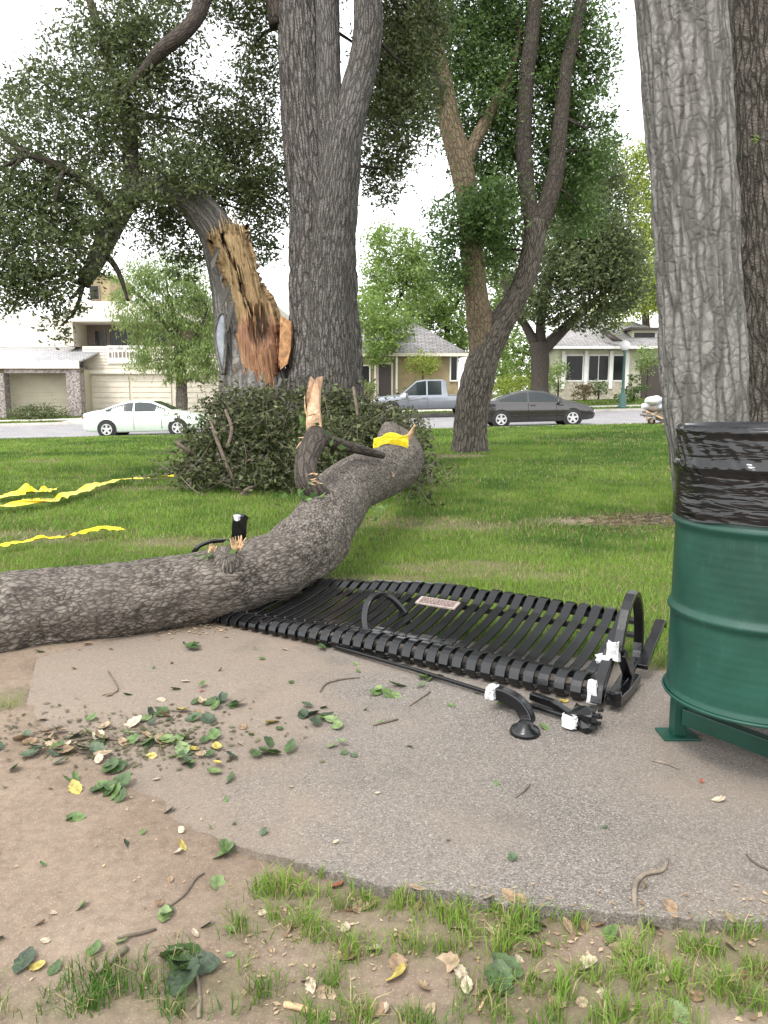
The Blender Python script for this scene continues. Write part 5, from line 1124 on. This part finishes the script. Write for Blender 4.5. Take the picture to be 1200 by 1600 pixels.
roof('porch_gable', [[(X_(930, Yh), yf + .5, Z_(517, Yh)), (X_(938, Yh), yf + .3, Z_(517, Yh)), (X_(962, Yh), yf - .2, Z_(535, Yh)), (X_(948, Yh), yf - .2, Z_(535, Yh))]], 'dark_wood', h2, .1)
# apartment block with garages (left)
Yb = 49.0; bz = float(tz(-18, Yb)) - .4
h3 = thing('apartment_block', 'cream apartment block with garage doors and balcony on the left', 'apartment building', (X_(100, Yb), Yb, bz))
xl, xm, xr = X_(-260, Yb), X_(133, Yb), X_(420, Yb)
MB().box(xm, xr, Yb, Yb + 8, bz, Z_(541, Yb)).build('wall', 'cream', h3)
def boards(x0, x1, z0, z1, yf, n_, mat, par=None):
    for q in range(n_):
        a_ = z0 + (z1 - z0) * q / n_; b_ = z0 + (z1 - z0) * (q + 1) / n_
        MB().add([(x0, yf, a_ + .01), (x1, yf, a_ + .01), (x1, yf - .045, a_ + .01), (x0, yf - .045, a_ + .01), (x0, yf, b_), (x1, yf, b_), (x1, yf - .012, b_), (x0, yf - .012, b_)], [(0, 1, 2, 3), (4, 7, 6, 5), (3, 2, 6, 7), (0, 3, 7, 4), (2, 1, 5, 6)]).build('board', mat, par or h3)
boards(xm + .05, xr, Z_(580, Yb), Z_(541, Yb), Yb - .004, 8, 'cream')
MB().box(xm + .05, xr, Yb - .32, Yb - .06, Z_(584, Yb), Z_(579, Yb)).build('ledge', 'cream_white', h3)
for a_, b_ in ((142, 203), (207, 268), (292, 352)):
    g_ = MB().box(X_(a_, Yb), X_(b_, Yb), Yb - .05, Yb - .004, bz, Z_(587, Yb)).build('garage_door', 'cream', h3); boards(X_(a_, Yb), X_(b_, Yb), Z_(646, Yb), Z_(588, Yb), Yb - .051, 7, 'cream', g_)
# balcony storey: recessed wall, windows, slab, upper storey
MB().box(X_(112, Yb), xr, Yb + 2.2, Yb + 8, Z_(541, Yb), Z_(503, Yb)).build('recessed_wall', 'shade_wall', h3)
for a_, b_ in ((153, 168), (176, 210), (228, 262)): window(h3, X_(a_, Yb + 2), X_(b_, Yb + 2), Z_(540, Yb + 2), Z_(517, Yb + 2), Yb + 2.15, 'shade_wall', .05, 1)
for q in range(26):
    x_ = xm + .6 + q * .28
    MB().box(x_, x_ + .03, Yb + .08, Yb + .11, Z_(541, Yb), Z_(532, Yb)).build('baluster', 'black_flat', h3)
MB().box(X_(118, Yb), xr + .4, Yb - .4, Yb + 8.2, Z_(503, Yb), Z_(472, Yb)).build('parapet', 'cream_white', h3)
MB().box(X_(110, Yb), X_(121, Yb), Yb - .1, Yb + 2.19, Z_(541, Yb), Z_(503, Yb)).build('wing_wall', 'cream', h3)
MB().box(X_(136, Yb), X_(166, Yb), Yb + 1.6, Yb + 6, Z_(472, Yb), Z_(425, Yb)).build('upper_storey', 'ochre', h3); window(h3, X_(150, Yb + 1.5), X_(163, Yb + 1.5), Z_(468, Yb + 1.5), Z_(447, Yb + 1.5), Yb + 1.55, 'shade_wall', .05)
MB().box(X_(133, Yb), X_(170, Yb), Yb + 1.3, Yb + 6.2, Z_(425, Yb), Z_(421, Yb)).build('eave', 'white_trim', h3)
MB().box(xl, X_(110, Yb), Yb + 2.0, Yb + 8, bz, Z_(488, Yb)).build('white_wing', 'cream_white', h3)
# garage wing with pale sloping roof
Yg = 46.6; gz = float(tz(-20, Yg)) - .4
MB().box(xl, X_(137, Yg) - .6, Yg + 1.2, Yg + 3.5, gz, Z_(576, Yg)).build('garage_wall', 'olive_siding', h3)
boards(X_(12, Yg), X_(107, Yg), Z_(646, Yg), Z_(580, Yg), Yg + 1.198, 12, 'olive_siding')
boards(X_(-150, Yg), X_(-8, Yg), Z_(646, Yg), Z_(580, Yg), Yg + 1.198, 12, 'olive_siding')
roof('garage_roof', [[(xl, Yg - .3, Z_(564, Yg)), (X_(131, Yg), Yg - .3, Z_(564, Yg)), (X_(139, Yg), Yg + 4.0, Z_(539, Yg) + .15), (xl, Yg + 4.0, Z_(539, Yg) + .15)]], 'roof_pale', h3, .1)
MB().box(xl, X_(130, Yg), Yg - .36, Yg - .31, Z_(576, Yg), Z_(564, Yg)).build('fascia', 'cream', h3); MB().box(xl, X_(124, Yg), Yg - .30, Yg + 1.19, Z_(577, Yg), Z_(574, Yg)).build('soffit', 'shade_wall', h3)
MB().box(X_(12, Yg), X_(128, Yg), Yg - .2, Yg + .0, Z_(583, Yg), Z_(577.2, Yg)).build('lintel', 'stone_post', h3)
for a_, b_ in ((107, 129), (-8, 11)):
    tp_ = []
    MB().box(X_(a_, Yg), X_(b_, Yg), Yg - .25, Yg + .5, gz, Z_(583.2, Yg)).build('stone_pier', 'stone_post', h3, False, .04)
# banner on the balcony wall: dark strokes as in the photograph, too small to read
bn = MB().box(X_(172, Yb), X_(228, Yb), Yb - .12, Yb - .08, Z_(568, Yb), Z_(540, Yb)).build('banner', 'white_trim', h3)
ik = MB()
for r_ in range(2):
    x_ = 175.0
    while x_ < 224:
        l_ = random.uniform(1.0, 2.6) if r_ == 0 else random.uniform(2.0, 5.0)
        t0, t1 = ((543, 546.5) if r_ == 0 else (549.5 + random.uniform(0, 2), 559))
        if random.random() < .8: ik.box(X_(x_, Yb), X_(min(x_ + l_, 225), Yb), Yb - .128, Yb - .122, Z_(t1, Yb), Z_(t0, Yb))
        x_ += l_ + (.9 if r_ == 0 else 1.8)
ik.build('lettering', 'shade_wall', bn)

# ================================================================== LAMP, HEAP, SHRUBS
lx = D(972, 640, 42.2); lz_ = float(tz(lx.x, 42.2))
lamp = thing('street_lamp', 'green post lamp with a white globe in front of the pale house', 'street lamp', (lx.x, 42.2, lz_))
MB().lathe([(0, 0), (.26, 0), (.26, .12), (.20, .16), (.18, .7), (.14, .8), (.10, .86), (0, .86)], 16, (lx.x, 42.2, lz_)).build('base', 'pole_green', lamp, True)
ztop = Z_(548, 42.2); MB().lathe([(.085, .86), (.06, ztop - lz_ - .1), (.13, ztop - lz_), (0, ztop - lz_)], 14, (lx.x, 42.2, lz_)).build('post', 'pole_green', lamp, True)
MB().lathe([(.02 if k_ == 0 else .27 * math.sin(math.pi * k_ / 12), .27 - .27 * math.cos(math.pi * k_ / 12)) for k_ in range(13)], 20, (lx.x, 42.2, ztop)).build('globe', 'globe', lamp, True)
hp = D(1026, 660, 29.2); hzz = float(tz(hp.x, 29.2))
heap = thing('roadside_heap', 'heap of brown timber and pale bundles by the kerb beside the grey trunk', 'heap', (hp.x, 29.2, hzz))
for k_ in range(16):
    a_ = random.uniform(-.4, .5); z_ = random.uniform(.08, .55); an = random.uniform(-.9, .9); d_ = Vector((math.cos(an) * random.uniform(.2, .45), random.uniform(-.1, .3), math.sin(an) * .2)); c_ = Vector((hp.x + a_ * .9, 29.2 + random.uniform(-.25, .25), hzz + z_))
    MB().bar([c_ - d_, c_ + d_], (0, .2, 1), random.uniform(.06, .14), .05).build('timber', 'splinter' if k_ % 3 == 0 else 'bark_brown', heap)
for k_ in range(7):
    c_ = Vector((hp.x + random.uniform(-.35, .45), 29.3 + random.uniform(-.2, .2), hzz + random.uniform(.62, .95))); bm = bmesh.new(); bmesh.ops.create_icosphere(bm, subdivisions=3, radius=1)
    for v_ in bm.verts: n_ = .75 + .5 * float(fbm(v_.co.x * 1.6 + k_, v_.co.y * 1.6, v_.co.z * 1.6)); v_.co = c_ + Vector((v_.co.x * .26, v_.co.y * .22, v_.co.z * .15)) * n_
    me_ = bpy.data.meshes.new('bundle'); bm.to_mesh(me_); bm.free(); link('bundle', me_, ['globe', 'plaque', 'scar'][k_ % 3], heap, True)
MB().lathe([(.08, -.05), (.13, -.05), (.13, .05), (.08, .05)], 18, (hp.x - .28, 28.95, hzz + .13), 'y').build('wheel', 'rubber', heap)
def shrub(name, label, px_, py_, Y_, rx, ry, mat, size=.13, cov=3.0, stem=True, group='garden shrubs across the street'):
    b_ = blob(px_, py_, Y_, rx, ry); gz_ = float(tz(b_[0][0], Y_)); t_ = thing(name, label, 'shrub', (b_[0][0], Y_, gz_), group)
    crown('foliage', [b_], mat, t_, size, cov, .16, 14, .1, .55); tube('stem', [(b_[0][0], Y_, gz_ - .05, .06), (b_[0][0] + .05, Y_, (gz_ + b_[0][2]) / 2, .05), (*b_[0], .03)], 'bark_dark', t_, seg=8, step=.2)
shrub('shrub', 'yellow green bush growing on the brown house wall above the pickup', 660, 568, 50.6, 30, 19, 'leaf_yellow')
shrub('shrub', 'reddish bush under the pale house windows beside the dark sedan nose', 912, 612, 49, 18, 15, 'leaf_red')
shrub('shrub', 'round green bush below the middle window of the pale house', 935, 606, 50, 16, 12, 'leaf_mid')
shrub('topiary', 'clipped round topiary bush beside the porch of the pale house', 1012, 563, 49, 24, 22, 'leaf_olive')
shrub('shrub', 'spiky green bush to the right of the lamp post', 990, 606, 47.5, 17, 20, 'leaf_mid', .2)
shrub('shrub', 'low green bush at the foot of the lamp post', 975, 622, 46.5, 16, 10, 'leaf_mid')
shrub('shrub', 'pale flowering bush at the left corner of the pale house', 872, 588, 49.5, 16, 26, 'leaf_olive')
shrub('shrub', 'light green hedge bush between the two houses', 800, 606, 48, 40, 20, 'leaf_yellow')
shrub('shrub', 'small bush before the brown house left of its door', 572, 606, 50.5, 18, 12, 'leaf_olive')
shrub('shrub', 'dark clipped hedge in front of the left garage', 62, 646, 45.2, 50, 11, 'leaf_oak', .12, 6)

# ================================================================== FALLEN LEAVES, TWIGS, LITTER
def leaf_mesh(k_):
    r_ = np.random.default_rng(k_ + 40); L = 1.0; n_ = 9; cu = r_.uniform(.15, .55); cup = r_.uniform(.1, .35); tw = r_.uniform(-.3, .3); wd = r_.uniform(.28, .4); V_ = []
    for q in range(n_):
        t_ = q / (n_ - 1); w_ = wd * math.sin(math.pi * (t_ * .93 + .035)) ** .75 * (1 + .10 * (-1) ** q) ; x_ = t_ - .5; z_ = cu * (x_ * x_) + .02
        for s_ in (-1, -.5, 0, .5, 1): V_.append((x_, s_ * w_, z_ + cup * (s_ * w_) ** 2 * 2.2 + tw * x_ * s_ * w_ + (.0 if s_ else -.012)))
    F_ = [(q * 5 + j_, q * 5 + 5 + j_, q * 5 + 6 + j_, q * 5 + 1 + j_) for q in range(n_ - 1) for j_ in range(4)]
    return V_, F_
LM = {}
def leaf_data(k_, mat):
    if (k_, mat) not in LM:
        V_, F_ = leaf_mesh(k_); me_ = bpy.data.meshes.new('leaf'); me_.from_pydata(V_, [], F_); me_.materials.append(M[mat]); me_.polygons.foreach_set('use_smooth', [True] * len(F_)); LM[(k_, mat)] = me_
    return LM[(k_, mat)]
def solid_leafmat(nm, c): return plain(nm, c, .5, var=.3, scale=3.0, bump=.4, bscale=8)
for k_, c in {'ll0': (.05, .09, .025, 1), 'll1': (.09, .15, .04, 1), 'll2': (.15, .21, .075, 1), 'ld0': (.035, .058, .028, 1), 'ld1': (.06, .095, .045, 1), 'lt0': (.33, .24, .15, 1), 'lt1': (.23, .15, .085, 1), 'lt2': (.46, .38, .27, 1), 'ly0': (.42, .33, .08, 1), 'lr0': (.28, .09, .05, 1)}.items(): M[k_] = solid_leafmat('leaf_' + k_, c)
def put_leaf(x_, y_, z_, size, mat, label, group, tilt=.35, lift=0):
    o_ = bpy.data.objects.new('fallen_leaf', leaf_data(random.randrange(6), mat)); col.objects.link(o_); o_.location = (x_, y_, z_ + .004 + lift)
    o_.rotation_euler = (random.gauss(0, tilt), random.gauss(0, tilt), random.uniform(0, 6.28)); s_ = size * random.uniform(.75, 1.25); o_.scale = (s_, s_ * random.uniform(.8, 1.15), s_); tag(o_, label, 'leaf', group)
GREENS = ['ll0', 'll1', 'll1', 'll2', 'ld1', 'ld0']; TANS = ['lt0', 'lt1', 'lt2', 'lt0']
def onpad(x_, y_): return bool(inpoly(np.array([x_]), np.array([y_]), PADP)[0])
TONE = {'ll0': 'green', 'll1': 'fresh green', 'll2': 'pale green', 'ld0': 'dark green', 'ld1': 'dull green', 'lt0': 'tan', 'lt1': 'brown', 'lt2': 'cream', 'ly0': 'yellow', 'lr0': 'reddish'}
def zone(px_, py_, on):
    if on:
        if px_ < 400 and py_ > 1115: return 'in the swept leaf band at the left pavement corner'
        if px_ < 400: return 'on the pavement close under the fallen limb'
        if py_ < 1060: return 'on the pavement at the front rail of the bench'
        if px_ > 700: return 'on the pavement toward the green drum'
        return 'on the open pavement before the bench'
    if py_ < 1235: return 'on the dirt left of the pavement corner'
    if px_ < 400 and py_ < 1480: return 'on the bare dirt at lower left'
    if px_ < 400: return 'beside the lower left grass tufts'
    if py_ < 1470: return 'in the dirt along the front pavement edge'
    return 'in the litter left of centre at the bottom' if px_ < 620 else 'in the litter at the bottom centre' if px_ < 900 else 'in the litter at the bottom right'
def drop(px_, py_, size, mats, lift=0, tilt=.35):
    p_ = G(px_, py_); on = onpad(p_.x, p_.y); m_ = random.choice(mats); z_ = max(PZ if on else -1, float(gh(np.array([p_.x]), np.array([p_.y]))[0]))
    lab = ('large ' if size > .068 else 'small ' if size < .034 else '') + TONE[m_] + ' fallen leaf ' + zone(px_, py_, on)
    put_leaf(p_.x, p_.y, z_, size, m_, lab, 'fallen leaves on the pavement' if on else 'fallen leaves on the bare dirt', tilt, lift)
def cluster(px_, py_, n_, sx, sy, size, mats):
    for q in range(n_): drop(px_ + random.gauss(0, sx), py_ + random.gauss(0, sy), size, mats, random.uniform(0, .012))
cluster(610, 1097, 5, 12, 6, .062, ['ll1', 'll2']); cluster(490, 1138, 9, 22, 8, .055, GREENS); cluster(420, 1186, 7, 18, 6, .06, ['ll0', 'll1', 'll1']); cluster(668, 1078, 6, 14, 6, .055, GREENS); cluster(795, 1112, 5, 10, 5, .06, ['ll1', 'll2'])
cluster(300, 1024, 3, 8, 5, .075, ['ll0']); cluster(345, 1105, 7, 20, 8, .055, GREENS); cluster(300, 1120, 6, 20, 8, .055, GREENS + ['ly0']); cluster(540, 1020, 6, 30, 5, .055, ['ll0', 'll1']); cluster(530, 1180, 2, 8, 4, .04, ['ll2'])
cluster(225, 1150, 26, 75, 22, .055, GREENS + ['lt0', 'lt1', 'lt2', 'ly0']); cluster(130, 1180, 26, 55, 16, .055, GREENS + TANS + ['ld0']); cluster(270, 1180, 20, 45, 14, .055, GREENS + ['ly0', 'lt0']); cluster(60, 1190, 10, 30, 10, .06, ['ld0', 'ld1', 'lt1']); cluster(178, 1258, 7, 10, 7, .06, ['ll0', 'll1'])
cluster(185, 1213, 5, 8, 4, .06, ['ll0', 'll1']); cluster(345, 1345, 2, 6, 5, .07, ['ll1']); cluster(290, 1530, 6, 18, 14, .085, ['ld0', 'll0']); cluster(790, 1530, 4, 8, 8, .07, ['ll0', 'ld0']); cluster(120, 1247, 3, 5, 4, .055, ['ll1', 'ly0'])
for a_, b_, s_, m_ in ((120, 1298, .05, 'll1'), (200, 1342, .05, 'ld0'), (285, 1340, .055, 'ly0'), (285, 1318, .03, 'lt2'), (340, 1392, .05, 'll2'), (262, 1447, .05, 'll0'), (325, 1460, .045, 'ld0'), (150, 1508, .062, 'll1'), (190, 1495, .035, 'll2'), (40, 1522, .055, 'ld0'), (60, 1528, .04, 'ly0'), (85, 1448, .025, 'lt2'), (305, 1476, .03, 'lt2'),
                        (800, 1358, .04, 'ld1'), (412, 1318, .035, 'ld1'), (525, 1333, .018, 'lt2'), (1122, 1266, .035, 'lt2'), (360, 1233, .045, 'll0'), (335, 1222, .05, 'll2'), (245, 1233, .03, 'lt2'), (1095, 1236, .02, 'lr0'), (315, 1092, .035, 'lr0'), (290, 1076, .03, 'lt2'), (200, 1098, .05, 'ld0'), (208, 1145, .09, 'lt2'), (238, 1196, .05, 'ly0'), (320, 1107, .04, 'lt2'),
                        (620, 1525, .06, 'ly0'), (622, 1508, .05, 'lt1'), (700, 1508, .07, 'lt0'), (730, 1543, .05, 'lt2'), (660, 1545, .04, 'lt0'), (830, 1448, .06, 'll0'), (918, 1510, .075, 'lt2'), (950, 1465, .06, 'll1'), (1010, 1510, .06, 'll1'), (1060, 1540, .06, 'lt0'), (870, 1570, .05, 'lt0'), (860, 1592, .06, 'll2'), (1060, 1586, .055, 'll2'), (1075, 1480, .05, 'lt2'), (715, 1455, .05, 'lt2'), (650, 1407, .05, 'lt0'), (575, 1402, .045, 'lt2'), (525, 1388, .05, 'lr0'), (688, 1424, .04, 'lt0'), (790, 1440, .04, 'lt0'),
                        (775, 1240, .025, 'll1'), (640, 1180, .03, 'll0'), (705, 1115, .03, 'll1'), (745, 1095, .03, 'll2'), (850, 1150, .05, 'll1'), (880, 1108, .04, 'ly0'), (455, 1078, .03, 'll0'), (410, 1040, .03, 'll1'), (445, 1025, .03, 'lt2'), (560, 1060, .03, 'll1'), (380, 1150, .03, 'lt1'), (590, 1255, .02, 'lt2'), (455, 1245, .02, 'lt2'), (945, 1310, .018, 'll0'), (700, 1330, .015, 'lt1')): drop(a_, b_, s_, [m_])
for q in range(56): drop(random.uniform(380, 1190), random.uniform(1400, 1600), random.uniform(.025, .05), TANS, 0, .5)
for q in range(34): drop(random.uniform(40, 640), random.uniform(1010, 1240), random.uniform(.02, .045), GREENS + TANS)
for q in range(26): drop(random.uniform(-40, 430), random.uniform(1240, 1540), random.uniform(.02, .04), GREENS + TANS + TANS)
# small crumbs of litter nobody could count
def crumbs(name, label, n_, fn, size, mats_col):
    pts_ = np.array([tuple(G(*fn())) for q in range(n_)]); pts_[:, 2] = np.maximum(np.where(inpoly(pts_[:, 0], pts_[:, 1], PADP), PZ, -1), gh(pts_[:, 0], pts_[:, 1])) + .004
    V_, F_ = leaf_arrays(np.array(pts_), size, 0, .55, .7, .1); V_[:, 2] = np.array(pts_)[:, 2].repeat(4) + np.abs(V_[:, 2] - np.array(pts_)[:, 2].repeat(4)) * .35
    tag(link(name, npmesh(name, V_, F_), mats_col), label, 'leaf litter', kind='stuff')
crumbs('leaf_litter', 'tan crumbs of dry leaves scattered along the front edge of the pavement', 600, lambda: (random.uniform(380, 1250), 1395 + abs(random.gauss(0, 90)) + random.uniform(0, 40)), .014, 'litter_tan')
crumbs('leaf_litter', 'dark and tan leaf crumbs swept in a band across the pavement corner', 1100, lambda: (random.gauss(190, 110), 1165 + random.gauss(0, 24)), .02, 'litter_dark')
crumbs('leaf_litter', 'pale wood crumbs on the ground beneath the fallen limb', 420, lambda: (random.gauss(290, 50), 978 + abs(random.gauss(0, 12))), .022, 'litter_tan')
crumbs('leaf_litter', 'brown leaf mulch in the bare patch of the lawn', 900, lambda: (random.gauss(1000, 45), 812 + random.gauss(0, 9)), .07, 'leaf_red')
crumbs('leaf_litter', 'sparse tan specks over the bare dirt at lower left', 200, lambda: (random.uniform(-60, 480), random.uniform(1230, 1600)), .009, 'litter_tan')
def twig(rows, label, mat='twig', z_=None):
    pts_ = []
    for a_, b_, r_ in rows:
        p_ = G(a_, b_); zz_ = max(PZ if onpad(p_.x, p_.y) else -1, float(gh(np.array([p_.x]), np.array([p_.y]))[0])) + r_ + .001; pts_.append((p_.x, p_.y, zz_, r_))
    o_ = tube('twig', pts_, mat, None, seg=7, step=.02, lump=.25); tag(o_, label, 'twig', 'twigs on the ground')
twig([(1042, 1362, .004), (1034, 1380, .006), (1008, 1385, .006), (993, 1400, .006), (990, 1425, .006), (1000, 1450, .005), (1005, 1470, .003)], 'curved grey root twig lying over the front edge of the pavement', 'twig_pale')
twig([(185, 1488, .003), (215, 1485, .004), (245, 1473, .003)], 'bent dark twig on the dirt at lower left')
twig([(262, 1440, .002), (290, 1415, .003), (305, 1388, .003), (320, 1378, .002)], 'long thin dark twig on the dirt toward the pavement edge')
twig([(150, 1545, .006), (175, 1525, .008), (200, 1505, .006)], 'pale stick lying beside the lower left grass', 'twig_pale')
twig([(445, 1572, .007), (470, 1580, .007), (495, 1588, .005)], 'short cream stick among the bottom tufts', 'splinter')
twig([(500, 1093, .003), (510, 1080, .004), (535, 1073, .004), (562, 1070, .002)], 'forked dark twig on the pavement in front of the bench')
twig([(583, 1147, .003), (602, 1142, .004), (622, 1137, .003)], 'short dark twig lying right of the leaf clump')
twig([(805, 1262, .002), (820, 1250, .003), (828, 1240, .002)], 'tiny dark twig in the middle of the pavement')
twig([(1018, 1203, .003), (1040, 1208, .004), (1060, 1216, .003)], 'thin tan twig in the shade beside the drum foot', 'twig_pale')
twig([(1165, 1352, .002), (1175, 1365, .003), (1200, 1378, .003)], 'thin dark twig near the right edge of the pavement')
twig([(640, 1115, .002), (655, 1105, .003), (672, 1093, .003)], 'thin dark twig below the broken bar')
twig([(170, 1060, .003), (185, 1090, .003), (160, 1098, .002)], 'small dark twig on the pavement below the limb')
twig([(305, 1530, .004), (312, 1565, .004), (310, 1600, .004)], 'pale stem standing among the lower left tufts', 'twig_pale')
twig([(95, 1180, .004), (150, 1168, .005), (215, 1172, .004), (290, 1160, .003)], 'long dark twig in the swept leaf band')
twig([(780, 1535, .002), (760, 1560, .003), (748, 1580, .003)], 'pale tan twig on the dirt at the bottom', 'splinter')
